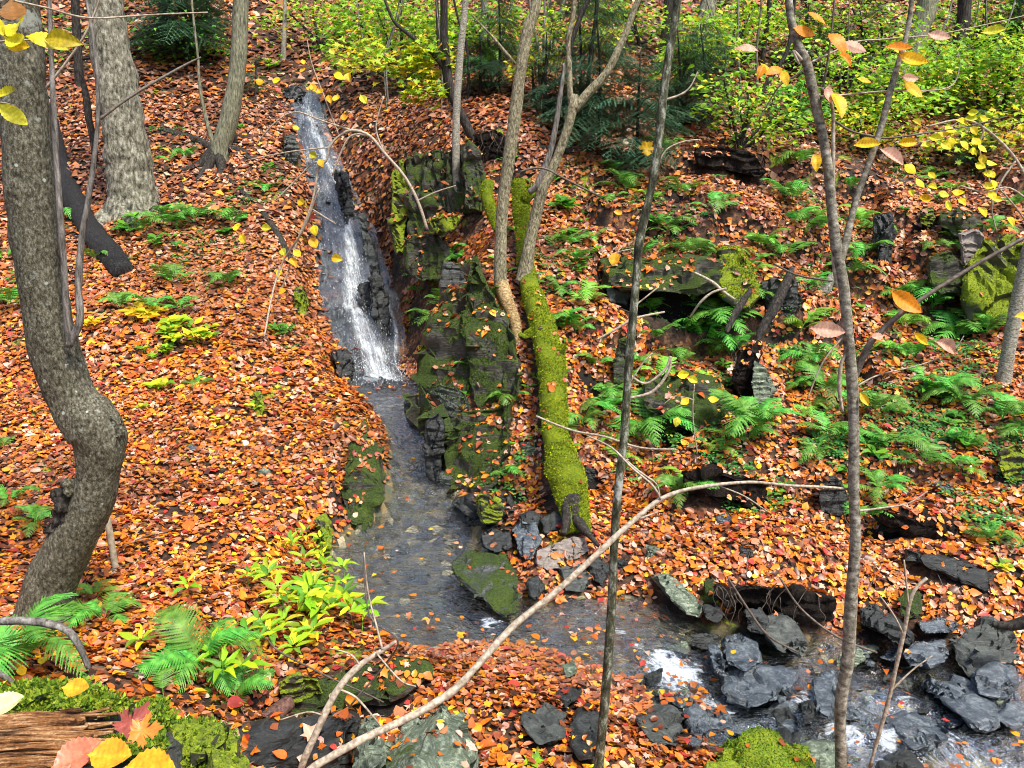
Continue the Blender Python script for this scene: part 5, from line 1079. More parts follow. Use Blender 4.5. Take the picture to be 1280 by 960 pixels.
twigs_on('shorter bare crooked branch left of the long arching one', [[(425,862,3,2.8),(445,872,3,2.8),(470,900,2.5,2.8),(486,920,2,2.8)], [(450,832,3,2.85),(438,818,2.5,2.85),(412,810,2,2.85)], [(478,812,3,2.9),(470,780,2.5,2.95),(460,740,2,3.0),(455,690,1.5,3.0)], [(470,816,2.5,2.88),(500,850,2,2.85),(520,858,1.5,2.85)], [(405,895,2.5,2.75),(385,890,2,2.75),(350,900,1.5,2.75)]])
twigs_on('long bare branch arching across the stream from the bottom edge', [[(826,624,3,3.17),(815,606,3,3.17),(790,585,3,3.2),(765,560,2.5,3.25),(735,545,2,3.3)], [(800,648,2.5,3.13),(822,640,2,3.15)], [(895,606,2,3.23),(930,620,2,3.25),(960,640,1.5,3.3)]])
twigs_on('grey dead stick in the splashing water right of the sapling', [[(1130,795,2.5,3.7),(1118,770,2,3.7),(1100,745,2,3.7)], [(1112,865,3,3.7),(1140,838,2,3.7),(1165,820,1.5,3.7)], [(1136,760,2.5,3.7),(1130,700,2,3.7)]])
# small bare shrub in front of the falls with yellow leaves
def twig_shrub(name, label, cat, base, Y, stems, leaves, pal, mat='twig_pale', group=None, lk='ovate'):
    g = P(base[0], base[1], Y); root = thing(name, label, cat, g, group); b = np.array(g)
    for s in stems:
        V, Fq = tube_arrays(*pxpath([(*q[:3], q[3] if len(q) > 3 else Y) for q in s], 5), 7, .05, 1, 9); link('stem', mesh_poly('stem', V - b, Fq, M[mat]), root)
    pk = pick(pal, len(leaves))
    for l, c in zip(leaves, pk): near_leaf('leaf', l[0], l[1], Y - .02, l[2], l[3], tuple(c), lk, root, b, curl=random.uniform(-.3, .5))
    return root
twig_shrub('bare_shrub', 'thin bare shrub leaning over the waterfall with scattered yellow leaves', 'shrub', (534,287), 9.7,
  [[(534,287,4),(522,251,4),(505,220,4),(481,192,4),(462,170,4),(440,163,4),(424,170,3),(412,184,3),(408,200,3),(398,210,3),(394,235,3),(388,260,3),(372,300,2.5),(360,340,2)],
   [(462,170,3),(445,168,3),(432,178,2.5),(415,220,2)], [(408,200,2.5),(390,205,2),(370,225,2),(345,250,1.8)], [(440,163,2.5),(400,150,2),(370,140,2),(345,152,1.8),(320,180,1.5)], [(481,192,2.5),(470,160,2),(480,120,1.6)],
   [(424,170,2),(405,120,1.6),(390,80,1.4),(384,50,1.2)], [(412,184,2),(360,190,1.6),(310,200,1.4)], [(388,260,2),(420,280,1.5)], [(360,340,2),(345,380,1.5)], [(522,251,2.5),(545,240,2),(570,232,1.5)]],
  [(378,74,9,80),(380,84,11,85),(388,104,13,60),(397,112,14,55),(410,118,12,70),(382,110,12,10),(392,188,12,85),(398,198,12,60),(386,192,14,30),(372,250,14,30),(392,280,16,75),(388,296,18,60),(413,322,16,15),(362,322,14,60),(352,335,13,100),(366,312,14,40),(350,360,14,60),(416,92,14,20),(435,90,14,70),(423,118,14,100),(450,118,14,60),(352,310,14,60),(290,285,16,10),(325,285,14,0),(300,292,14,60),(365,158,10,30),(428,142,12,70),(340,100,14,20),(318,100,12,10),(432,98,12,200),(412,60,11,60)], YEL)
# yellow leaf curtain at the right and near leaves at the left corner
twig_shrub('beech_shoot', 'drooping beech shoot with a curtain of yellow leaves on the right', 'shrub', (1296,260), 5.2,
  [[(1300,330,5),(1296,260,5),(1270,200,4),(1230,160,3.5),(1200,150,3),(1160,158,2.5)], [(1270,200,3),(1250,230,2.5),(1240,260,2),(1246,290,1.6)], [(1230,160,2.5),(1225,190,2),(1238,230,2),(1240,262,1.5)], [(1296,260,3),(1262,235,2.4),(1230,240,2),(1200,232,2)], [(1296,300,3),(1272,262,2),(1240,226,2)], [(1200,150,2),(1172,172,1.6),(1150,178,1.5)]],
  [(1195,150,15,30),(1180,158,16,60),(1170,165,16,20),(1205,148,15,10),(1188,170,15,80),(1212,158,14,50),(1200,175,16,40),(1215,172,15,60),(1222,180,15,70),(1210,188,15,20),(1226,192,14,80),(1232,200,14,60),(1218,204,14,30),(1235,212,14,70),(1228,215,14,30),(1238,224,14,80),(1230,228,14,50),(1236,238,16,80),(1224,146,13,10),(1208,142,13,0),(1160,172,16,30),(1175,178,16,50),(1150,182,14,10),(1140,150,13,20),(1158,232,13,30),(1172,240,14,30),(1182,250,15,60),(1165,250,16,200),(1188,240,15,20),(1196,248,14,50),(1160,215,12,60),(1222,258,17,70),(1258,270,16,60),(1135,238,12,30),(1145,222,16,60),(1130,205,18,40),(1240,248,12,10)], [(1,(.88,.66,.015)),(1,(.82,.74,.03))])
twig_shrub('near_beech_twig', 'near twig with large pale yellow-green leaves in the top left corner', 'shrub', (-40,60), 1.5,
  [[(-40,60,3),(0,52,2.5),(40,50,2),(95,52,1.6)], [(-20,130,2.5),(0,128,2),(20,132,1.5)]],
  [(-4,38,56,10),(28,42,52,-6),(6,48,48,26),(52,47,50,4),(-6,22,30,70),(-4,121,34,-6),(-4,128,46,42),(4,54,40,16)], [(2,(.80,.72,.03)),(2,(.62,.74,.05)),(1,(.85,.55,.02))], lk='long')
twig_shrub('near_beech_twig', 'near twig with one shrivelled brown leaf at the top left edge', 'shrub', (-30,10), 1.45, [[(-30,10,2.5),(0,2,2),(22,-10,2)]], [(14,0,44,82)], [(1,(.35,.16,.04))])
tw_ = twig_shrub('autumn_seedling', 'single bright yellow leaf on a fine twig against the slim trunk', 'seedling', (825,205), 3.5, [[(826,204,2,3.55),(816,190,1.6,3.5),(806,182,1.5)]], [(808,180,24,95)], [(1,(.9,.6,.02))], lk='maple')
twig_shrub('leaf_on_twig', 'orange leaf hanging left of the slim trunk half way up', 'seedling', (800,310), 4.6, [[(800,310,1.5),(785,312,1.3),(772,315,1.2)]], [(770,314,20,95)], [(1,(.85,.40,.02))], lk='ovate')
twig_shrub('yellow_twig', 'fine twig with four yellow leaves right of the slim trunk', 'seedling', (838,560), 6.0, [[(872,568,1.6),(866,520,1.6),(868,480,1.4)], [(868,500,1.4),(845,495,1.3),(830,505,1.3)]], [(845,470,16,-10),(858,472,15,20),(862,498,14,130),(884,498,14,10),(848,520,14,100)], YEL, lk='ovate')
# ------------------------------------------------------------------ ferns
def frond_mesh(seed, arch, droop, n=17, name='frond', mat='fern', fine=False):
    rg = random.Random(seed); V = []; Fx = []
    def pt(t): return Vector((0, t * (1 - .12 * arch * t), arch * (math.sin(min(1, t * 1.0) * math.pi * .62) * .55) - droop * t * t))
    def quad(a, b, c, d=None):
        i = len(V); V.extend([a, b, c] + ([d] if d else [])); Fx.append(tuple(range(i, len(V))))
    for k in range(12):
        a, b = pt(k / 12), pt((k + 1) / 12); w = Vector((.010 * (1 - k / 13), 0, 0)); quad(a - w, a + w, b + w * .9, b - w * .9)
    for k in range(n):
        t = .16 + .84 * (k + .5) / n; c = pt(t); tg = (pt(min(1, t + .02)) - pt(t - .02)).normalized()
        L = .30 * math.sin(math.pi * min(1, ((t - .10) / .92)) ** .72) ** .9 + .015; L *= rg.uniform(.88, 1.08)
        w = .84 / n * .78
        for s in (-1, 1):
            d = (Vector((s, 0, 0)) + tg * (.28 + .5 * t) + Vector((0, 0, rg.uniform(-.28, .05)))).normalized()
            m = max(3, int((11 if fine else 6) * L / .26)); at = lambda a: c + d * L * a + Vector((0, 0, -.14 * L * a * a)) + tg * L * .12 * a * a
            for j in range(m):
                a0, a1 = j / m, (j + 1) / m; am = (a0 + a1) / 2
                w0, w1 = w * (1 - a0) ** .6, w * (1 - a1) ** .6 + .0005; p0, p1 = at(a0), at(a1)
                quad(p0 - tg * w0 * .42, p1 - tg * w1 * .42, p1 + tg * w1 * .42, p0 + tg * w0 * .42)
                for q in (-1, 1):
                    tip = at(am + .5 / m) + tg * q * w0 * 1.05 + Vector((0, 0, rg.uniform(-.006, .002)))
                    if q > 0: quad(p0 + tg * w0 * .40, at(am + .38 / m) + tg * w1 * .40, tip)
                    else: quad(at(am + .38 / m) - tg * w1 * .40, p0 - tg * w0 * .40, tip)
    me = bpy.data.meshes.new(name); me.from_pydata([tuple(v) for v in V], [], Fx); me.materials.append(M[mat]); return me
FR = [frond_mesh(1, .9, .35), frond_mesh(2, .6, .15), frond_mesh(3, 1.1, .75), frond_mesh(4, .8, .5, 14)]
FRY = [frond_mesh(11, .9, .35, mat='fern_yellow'), frond_mesh(12, .7, .3, mat='fern_yellow'), frond_mesh(13, 1.1, .7, mat='fern_yellow'), frond_mesh(14, .8, .5, 14, mat='fern_yellow')]
FRF = [frond_mesh(21, .9, .35, 24, fine=True), frond_mesh(22, .6, .2, 26, fine=True), frond_mesh(23, 1.1, .7, 24, fine=True), frond_mesh(24, .8, .5, 22, fine=True)]
GF = 'green ferns on the banks'
def fern(label, u, v, s, n=6, yellow=False, seed=0, Y=None, lean=None):
    g = G(u, v + s * .25) if Y is None else P(u, v + s * .25, Y); m = mpp(u, v, g[1]); rg = random.Random(seed)
    r = thing('fern', label, 'fern', g + np.array([0, 0, .01]), GF); L = s * m * (1.12 if v > 690 else .96)
    for k in range(n):
        me = (FRF if s > 55 and v > 700 else FRY if yellow else FR)[rg.randrange(4)]; o = bpy.data.objects.new('frond', me); COL.objects.link(o); o.parent = r
        a = 6.283 * k / n + rg.uniform(-.4, .4)
        if lean is not None: a = R(lean) + rg.uniform(-.9, .9)
        q = L * rg.uniform(.65, 1.15); o.rotation_euler = (R(rg.uniform(0, 34)), R(rg.uniform(-14, 14)), a); o.scale = (q * 1.0, q, q)
    return r
FERNS = [
 ('fern at the right foot of the rough-barked tree', 205,272,46,6,0),('fern second from the rough-barked tree, in the upper row', 245,266,48,7,0),('fern at the right end of the row below the rough-barked tree', 292,272,40,6,0),
 ('low broad fern just below the rough-barked tree', 180,282,44,6,0),('fern of the lower row, uphill of the yellow seedlings', 215,345,46,6,0),('small fern at the right of the lower row on the left slope', 285,350,38,6,0),
 ('fern beside the lower end of the black log', 150,375,44,5,0),('fern in the middle of the lower row, in front of the log end', 185,378,40,5,0),('tall pale fern right of the log end', 225,378,42,6,0),
 ('fern at the far left edge half way up', 8,315,50,6,0),('fern at the left edge under the first', 14,372,44,6,0),('fern between the curved tree and the black log', 80,262,36,5,0),
 ('small fern growing over the black log', 122,318,34,4,0),('lonely pale fern below the yellow seedlings', 245,478,26,4,0),('fern left of the burl of the curved tree', 44,650,46,5,0),('small fern at the left edge beside the burl fern', 12,620,44,4,0),
 ('fern tip at the left edge at knee height', 4,556,34,4,0),('big blue-green fern at the foot of the curved tree, lower left corner', 30,800,120,8,0),('fern right of the foot of the curved tree', 130,762,70,6,0),
 ('big dark green fern on the near bank left of the lime shrubs', 255,818,92,8,0),('dark fern in front of the hollow roof, low on the near bank', 292,862,70,7,0),('single broad frond beside the mossy stump', 205,862,56,2,0),
 ('pale fern behind the big dark near-bank fern', 118,740,44,4,1),('small fern high on the left slope between trees', 232,192,28,5,0),('small fern uphill of the black curved branch', 190,200,26,4,0),
 ('fern left of the dark branch by the falls', 330,232,28,5,0),('fern on the square mossy block of the outcrop', 545,402,50,7,0),('fern hanging over the edge of the square mossy block', 566,390,44,6,0),
 ('fern on top of the grey block behind the slab', 572,322,28,5,0),('fern spilling over the top of the dark cliff beside the birch root', 606,372,40,6,0),('fern on the face of the dark cliff below the birch root', 622,430,34,5,0),('fern in the crack between the mossy block and the dark cliff', 590,455,34,5,0),('small fern on the left shoulder of the dark cliff', 552,372,34,6,0),('fern at the foot of the birch root', 640,496,44,6,0),('drooping fern in the dark below the birch root', 634,588,42,6,0),
 ('fern right of the forked birch near its root', 716,318,38,6,0),('fern right of the upper mossy log', 700,358,40,6,0),('fern beside the middle of the mossy log', 706,398,34,5,0),
 ('blue-green fern between mossy log and slim trunk', 728,518,60,7,0),('fern left of the slim trunk under the pale twig', 760,505,52,6,0),('large fern right of the slim trunk', 815,522,76,8,0),('fern drooping below the large fern', 800,540,58,5,0),
 ('tall fern standing up against the dark root bank', 900,395,74,7,0),('broad fern left of the dark root bank', 880,418,70,6,0),('fern in front of the black hollow', 868,365,34,5,0),('fern under the black hollow at left', 812,385,40,6,1),
 ('big fern below the grey-green upright stone', 945,520,84,8,0),('fern at the left foot of the big central-right fern', 930,545,58,5,0),('drooping fern at the foot of the slim trunk bank', 848,612,56,7,0),('second fern at the foot of the slim trunk bank', 862,595,48,5,1),
 ('fern above the ledge under the hemlock', 782,228,48,7,0),('fern in the leaves left of the slim trunk, high', 770,205,40,6,0),('blue fern above the long ledge', 840,288,50,7,0),('fern on the long ledge rock', 860,312,44,7,0),('fern on the ledge left of the slim trunk top part', 800,318,36,5,0),
 ('fern behind the thin birch high on the slope', 606,76,44,7,0),('fern by the lime bush top', 932,92,34,5,0),('fern left of the sapling, upper of the three', 990,240,50,7,0),('fern left of the sapling, middle of the three', 1005,272,54,7,0),('fern left of the sapling, lowest of the three', 980,312,46,6,0),
 ('pale fern left of the sapling below the root knot', 1000,405,54,7,1),('fern beside the sapling at branch height', 1015,440,52,7,0),('fern below the sapling branch crotch', 1030,478,56,7,0),('fern left of the sapling above the bank', 1035,535,56,7,0),
 ('fern right of the sapling just below the crotch', 1095,505,56,7,0),('fern right of the sapling with broad fronds', 1110,545,60,7,0),('low fern right of the sapling above the leaf bank', 1100,605,58,7,0),('dark fern at the sapling above the arching twig', 1085,640,50,6,0),('fern left of the sapling on the earth step', 1020,560,44,6,0),
 ('fern right of the crotch in the pale patch', 1130,400,54,7,1),('fern left of the mossy cliff foot', 1165,372,60,8,0),('fern under the mossy cliff', 1195,412,64,8,0),('wide fern below the mossy cliff', 1232,405,62,8,0),('fern right of the fallen pink leaf', 1180,478,62,7,0),('fern at the foot of the edge birch, left side', 1205,495,60,7,0),
 ('fern at the foot of the edge birch', 1252,512,58,7,0),('fern right of the edge birch foot', 1276,540,50,6,0),('fern low on the bank between sapling and edge boulder', 1150,572,54,6,0),('broad leafy fern left of the edge boulder', 1210,545,44,6,0),
 ('small dark fern on the leaf bank near the right edge', 1240,668,40,7,0),('fern behind the thin slab right of the sapling', 1080,310,46,7,0),('fern left of the pale streaked rock', 1165,215,34,5,0),('fern behind the sapling fork', 1060,340,48,6,0),('fern in the leaves under the pale twig tangle', 1140,440,44,6,0),
 ('fern at the right edge above the cliff', 1270,250,44,6,0),('fern between hemlock and slim trunk high up', 830,180,40,6,0),('fern right of the slim trunk under the yellow leaf', 850,235,44,6,0),('fern high between torn earth and sapling', 1000,200,40,6,0),('fern on the layered rock wall', 530,240,28,5,0),('fern at the foot of the layered wall', 565,312,30,5,0),('fern in the crack of the layered wall', 545,205,24,4,0)]
for i, (lab, u, v, s, n, y) in enumerate(FERNS): fern(lab, u, v, s, n, bool(y), 400 + i)
_rg = random.Random(21)
for q_ in range(64):
    u_ = _rg.choice([_rg.uniform(960, 1275), _rg.uniform(700, 960)]); v_ = _rg.uniform(225, 590)
    fern('one of the many small ferns growing among leaves on the right bank', u_, v_, _rg.uniform(26, 44) * (v_ / 480 * .4 + .7), _rg.randint(4, 6), _rg.random() < .3, 900 + q_)['group'] = 'small ferns among the leaves of the right bank'
# ------------------------------------------------------------------ seedlings with broad leaves
def herb(name, label, u, v, s, n, pal, kind='ovate', lsize=None, seed=0, whorls=1, cat='plant', group='leafy seedlings on the banks', Y=None, spread=1., stemh=.5, narrow=1.):
    g = G(u, v) if Y is None else P(u, v, Y); m = mpp(u, v, g[1]); b = np.array(g); r = thing(name, label, cat, g, group); rg = random.Random(seed)
    w = s * m; st = []; Ps, Ns, Hs, Ss = [], [], [], []
    for q in range(whorls):
        a = rg.uniform(0, 6.28); d = (0 if whorls == 1 else math.sqrt(rg.uniform(.05, 1))) * w * .5 * spread; hh = w * stemh * rg.uniform(.7, 1.2)
        x, y = g[0] + math.cos(a) * d, g[1] + math.sin(a) * d; z0 = height(x, y) if d > .001 and Y is None else g[2]; top = np.array([x + rg.uniform(-.1, .1) * w, y + rg.uniform(-.1, .1) * w, z0 + hh])
        st.append(tube_arrays(np.array([(x, y, z0 - .02), ((x + top[0]) / 2 + .05 * w * rg.uniform(-1, 1), (y + top[1]) / 2, z0 + hh * .6), top]), [.003, .0025, .002], 5, cap=False))
        for k in range(n):
            aa = 6.283 * k / n + rg.uniform(-.3, .3); lv = rg.uniform(.65, 1.0); Ps.append((top - (0, 0, (1 - lv) * hh * .8)) + np.array([math.cos(aa), math.sin(aa), 0]) * .01)
            Hs.append((math.cos(aa), math.sin(aa), rg.uniform(-.35, .35))); Ns.append((-.3 * math.cos(aa), -.3 * math.sin(aa) - .25, 1.)); Ss.append((lsize or .5) * w * rg.uniform(.75, 1.2) if lsize is None else lsize * rg.uniform(.75, 1.2))
    Ps, Ns, Hs, Ss = map(np.array, (Ps, Ns, Hs, Ss)); T = {'ovate': OVATE, 'maple': MAPLE, 'long': OVATE * np.array([.50, 1, 1])}[kind]; Tf = MAPLE_F if kind == 'maple' else OVATE_F
    V, Fx, C = leaf_batch(T, Tf, Ps, Ns, Hs, Ss, pick(pal, len(Ps)), RNG.normal(-.12, .12, len(Ps)), .05)
    link('foliage', mesh_np('foliage', V - b, Fx, M['leaf'], False, {'col': ('FLOAT_COLOR', C)}), r)
    [link('stem', mesh_poly('stem', v_ - b, f_, M['fern_yellow']), r) for v_, f_ in st]
    return r
HERBS = [
 ('lime-green shrub with whorled leaves nearest the pool', 430,785,60,7,LIME,'long',.11,7,.5),('upper lime-green whorled shrub on the near bank', 372,768,54,7,LIME,'long',.10,6,.5),('lime whorled seedling above the big near-bank fern', 322,745,40,6,LIME,'long',.09,3,.5),
 ('small lime seedling left of the whorled shrubs', 235,748,26,6,LIME,'long',.085,1,.6),('yellow-green whorled plant above the hollow', 365,812,44,7,YLIME,'long',.10,4,.4),('yellow whorled seedling in front of the mossy stump', 178,815,36,6,YLIME,'long',.09,1,.4),
 ('tall lime seedling standing in the near ferns', 288,872,56,7,LIME,'long',.11,3,.7),('lime shrub in the middle of the near bank', 330,800,44,6,LIME,'long',.09,4,.5),('green shrub on the pool edge behind the whorled shrub', 405,740,44,6,LIME,'long',.08,4,.6),('yellowish fern-like shrub on the left shore of the pool', 380,700,40,6,YLIME,'long',.07,5,.6),
 ('broad patch of yellow seedlings, right part lime green', 230,425,62,5,YLIME,'ovate',.13,16,.25),('yellow seedlings left part of the bright patch', 182,398,36,5,YEL,'ovate',.14,7,.25),('small yellow seedling close to the curved tree', 120,408,26,5,YEL,'ovate',.12,4,.25),('lime seedlings at the lower edge of the bright patch', 205,440,44,5,LIME,'maple',.10,9,.25),('yellow seedling just below the bright patch', 262,420,20,4,YLIME,'ovate',.12,3,.25),
 ('small yellow-green pair of leaves on the leaf slope', 195,490,24,4,YLIME,'ovate',.12,3,.25),('yellow-green maple seedling lower on the leaf slope', 178,512,20,5,YLIME,'maple',.10,1,.3),('yellow seedling in the middle of the leaf slope', 270,532,18,4,YEL,'ovate',.09,2,.25),('lime seedling on the mossy stone of the left slope', 322,514,18,4,LIME,'ovate',.08,2,.4),
 ('green hobblebush leaves under the rough-barked tree', 158,288,34,5,GREEN,'ovate',.15,4,.3),('green broad leaves below the upper fern row', 205,310,40,5,GREEN,'ovate',.13,5,.3),('green seedling right of the upper fern row', 285,300,24,5,GREEN,'ovate',.11,3,.3),
 ('green leaves in the cleft of the outcrop', 520,352,26,5,GREEN,'ovate',.09,4,.4),('dark green seedlings on the layered wall foot', 535,330,34,5,GREEN,'ovate',.10,5,.3),('green broad leaves right of the forked birch', 700,262,34,5,GREEN,'ovate',.13,5,.4),('green seedling beside the upper mossy log', 716,335,26,5,GREEN,'ovate',.12,3,.4),
 ('green seedling at the right of the middle mossy log', 706,420,26,5,GREEN,'ovate',.11,2,.4),('yellow leaves low in front of the ledge', 880,480,20,4,YEL,'maple',.10,2,.3),('yellow fallen-looking seedling on the upper right leaves', 870,245,30,4,YEL,'ovate',.09,4,.3),('green broad seedling below the earth step', 975,622,26,5,GREEN,'ovate',.09,3,.3),
 ('green broad plant right of the dark bank earth', 1055,600,30,5,GREEN,'ovate',.10,3,.3),('green leaves under the sapling crotch', 1090,560,30,5,GREEN,'ovate',.12,3,.3),('green broadleaf plant right of the sapling', 1170,505,34,5,GREEN,'ovate',.12,4,.4),('green broadleaf plant by the earth step at right', 1200,560,36,5,GREEN,'ovate',.11,4,.3),
 ('lime seedling at the bottom edge in the leaf mat', 668,955,18,5,LIME,'maple',.07,1,.3),('small lime sprout beside the torn earth', 815,250,22,4,LIME,'ovate',.10,3,.3),('yellow sprout beside the torn earth edge', 790,240,18,4,YEL,'ovate',.10,2,.3),('green seedling high on the slope left of the falls', 300,165,24,4,GREEN,'ovate',.10,4,.3),
 ('lime patch under the birch stub at the waterfall top', 345,88,36,5,LIME,'maple',.12,6,.3),('small green plant at the left lip of the upper fall', 335,215,24,4,GREEN,'ovate',.09,4,.3),('grassy green tuft left of the lower fall', 345,415,34,6,GREEN,'long',.12,5,.4),('yellow-green seedlings beside the right slab', 1255,715,24,4,YLIME,'ovate',.08,3,.3),('yellow leaves at the right under the cliff', 1225,340,18,4,YEL,'ovate',.10,2,.3)]
_rg = random.Random(22)
for q_ in range(46):
    u_ = _rg.choice([_rg.uniform(960, 1270), _rg.uniform(690, 940), _rg.uniform(520, 720)]); v_ = _rg.uniform(210, 600); HERBS.append(('one of the small green broadleaf seedlings dotted over the slope', u_, v_, 20, 4, GREEN, 'ovate', _rg.uniform(.07, .11), 2, .4))
for i, (lab, u, v, s, n, pal, kd, ls, wh, sh) in enumerate(HERBS):
    if kd == 'long' and v > 690: s, ls, wh = s * 1.35, ls * 1.3, int(wh * 1.25)
    herb('leafy_shrub' if wh > 5 else 'leafy_seedling', lab, u, v, s, n, pal, kd, ls, 600 + i, wh, stemh=sh)['group'] = 'broadleaf seedlings dotted over the slope' if lab.startswith('one of') else 'leafy seedlings on the banks'
# ------------------------------------------------------------------ rotten mossy log in the near left corner
def stump():
    g = P(60, 1000, 1.35); r = thing('rotten_log', 'near rotten log with orange-brown wood and a strip of bright moss, lower left corner', 'log', g); b = np.array(g)
    Yf = 1.22
    hull(None, [(-120,872,1.62),(60,868,1.62),(150,880,1.58),(205,905,1.5),(225,945,1.4),(215,1060,1.25),(-120,1060,1.15)], Yf, .30, 'slate', 501, 0, 'stone_core', parent=r, base=b, rough=.03, back=.95)
    # wood: bundle of split fibres running left-right
    arr = []
    for k in range(34):
        t = k / 33; v0 = 893 + t * 75 + random.uniform(-3, 3); y0 = 1.52 - t * .30; L = 140 - abs(t - .4) * 70 + random.uniform(-45, 40); pts = [(-110, v0 + 6), (-30, v0 + 4 + random.uniform(-2, 2)), (40, v0 + random.uniform(-2, 2)), (100, v0 - 4 + random.uniform(-2, 3)), (L, v0 - 8 + random.uniform(-2, 4))]
        arr.append(tube_arrays(*pxpath([(p[0], p[1], random.uniform(3, 11) * (1 if i < 4 else .4), y0 - .05) for i, p in enumerate(pts)], 8), 8, .25, k, 30))
    V, Fq = join_arr(arr); link('wood', mesh_poly('wood', V - b, Fq, M['rot_wood']), r)
    def pad(name, outline, Y, th, seed, n, slope=.9):
        o = hull(None, outline, Y, th, 'rock_full_moss', seed, 0, name, parent=r, base=b, rough=.06, slope=slope, back=.9)
        me = o.data; bm = bmesh.new(); bm.from_mesh(me); fs = [f for f in bm.faces if f.normal.z > .05 or f.normal.y < -.2]; ar = np.array([f.calc_area() for f in fs]); k = RNG.choice(len(fs), n, p=ar / ar.sum())
        c = np.array([fs[i].calc_center_median() for i in k]) + b; nr = np.array([fs[i].normal for i in k]); c += RNG.normal(0, .004, c.shape)
        hd = nr + RNG.normal(0, .5, nr.shape) + np.array([0, 0, .35]); bm.free(); nn = np.cross(hd, RNG.normal(0, 1, hd.shape))
        leaves_obj('tuft', c, nn, hd, RNG.uniform(.006, .015, n), pick([(3,(.16,.28,.012)),(2,(.30,.40,.02)),(2,(.07,.14,.01))], n), 'quad', o, b, 'moss')
        return o
    pad('moss', [(-110,864),(20,856),(80,852),(130,858),(170,872),(176,888),(100,884),(40,880),(-110,888)], 1.52, .12, 511, 9000, .2)
    pad('moss', [(172,876),(200,884),(212,902),(196,912),(178,898)], 1.45, .10, 512, 2500, .3)
    pad('moss', [(212,920),(240,908),(268,925),(284,958),(282,1060),(215,1060)], 1.25, .25, 513, 9000, .45)
    pad('moss', [(120,928),(160,922),(205,920),(212,935),(170,945),(125,944)], 1.30, .06, 514, 2500, .3)
stump()
NL = [('pinkish-red ridged beech leaf on the rotten log', 60,965,1.14,64,-38,(.60,.17,.09),'ovate'),('orange leaf on the rotten log right of the pinkish-red leaf', 108,944,1.15,58,2,(.80,.30,.015),'ovate'),('yellow-orange leaf lowest on the rotten log', 150,962,1.12,76,8,(.82,.36,.015),'ovate'),
 ('curled dark red maple leaf on the rotten log', 150,915,1.22,52,-60,(.30,.07,.05),'maple'),('rust-orange maple leaf under the dark red one', 165,915,1.20,46,-8,(.65,.20,.03),'maple'),('small orange leaf on the moss strip of the rotten log', 76,860,1.44,36,0,(.80,.32,.015),'ovate'),
 ('pale yellow-green leaf at the left edge of the rotten log', -18,892,1.32,44,-32,(.62,.62,.30),'ovate'),('brown leaf on the rotten log beside the pinkish-red one', 90,955,1.13,30,120,(.45,.20,.12),'ovate')]
for lab, u, v, Y, px, a, c, kd in NL:
    m = mpp(u, v, Y); q = P(u, v, Y - .01); ar = R(a); hd = np.array([[math.cos(ar), -math.sin(ar) * .8 * -1 * -1, -math.sin(ar) * .35]]); hd[0, 1] = -math.sin(ar) * .8 if False else math.sin(-ar) * .8
    V, Fx, C = leaf_batch(BMP, BMPF, q[None], np.array([[.05, -.55, 1.]]), hd, np.array([px * m]), np.array([c]), np.array([.25]), .10) if kd == 'maple' else fine_leaf(q[None], np.array([[.05, -.55, 1.]]), hd, np.array([px * m]), np.array([c]), False, np.array([.15]))
    o = link('fallen_leaf', mesh_np('fallen_leaf', V - q, Fx, M['litter'], False, {'col': ('FLOAT_COLOR', C)})); o.location = Vector(q); tag(o, lab, 'leaf', 'large leaves on the rotten log')
# ------------------------------------------------------------------ leaf litter: real leaves dropped on everything
rv, rf, rl, off = [], [], [], 0
for V, fs, lf in ROCKS:
    rv.append(V); rf += [[i + off for i in f] for f in fs]; rl += [lf] * len(fs); off += len(V)
for o in list(COL.objects):
    if o.parent and o.name.startswith(('trunk',)) and o.parent.name.startswith('mossy_log'):
        me = o.data; b = np.array(o.parent.location); V = np.array([v.co for v in me.vertices]) + b; rv.append(V); rf += [[i + off for i in p.vertices] for p in me.polygons]; rl += [.05] * len(me.polygons); off += len(V)
BV = BVHTree.FromPolygons(np.concatenate(rv).tolist(), rf); RMIN = np.concatenate(rv)
# ------------------------------------------------------------------ low green cover: sprigs nobody could count
def cover(zones, n_per, name, label, pal, tm='quad', size=.05):
    Ps, Ns, Hs, Ss = [], [], [], []
    for (u, v, r, n) in zones:
        g = G(u, v); m = mpp(u, v, g[1]); R_ = r * m
        for k in range(n):
            a = random.uniform(0, 6.28); q = R_ * math.sqrt(random.random()) ; x, y = g[0] + math.cos(a) * q, g[1] + math.sin(a) * q * 1.3
            if fbm(np.array([x / .35]), np.array([y / .35]), 55, 2)[0] < -.15: continue
            z = height(x, y); c = np.array([x, y, z + random.uniform(0, .04)]); az = random.uniform(0, 6.28); L = random.uniform(.10, .22); d = np.array([math.cos(az), math.sin(az), random.uniform(.1, .9)])
            for j in range(7):
                t_ = (j + 1) / 7; p_ = c + d * L * t_ + np.array([0, 0, -.5 * L * t_ * t_]); sd_ = np.array([-d[1], d[0], 0]) * (1 if j % 2 else -1)
                Ps.append(p_); Hs.append(sd_ + d * .4 + (0, 0, -.2)); Ns.append((random.uniform(-.3, .3), -.3, 1)); Ss.append(size * (1.2 - t_ * .7) * random.uniform(.7, 1.2))
    Ps, Ns, Hs, Ss = map(np.array, (Ps, Ns, Hs, Ss)); o = leaves_obj(name, Ps, Ns, Hs, Ss, pick(pal, len(Ps)), tm); tag(o, label, 'plants', kind='stuff')
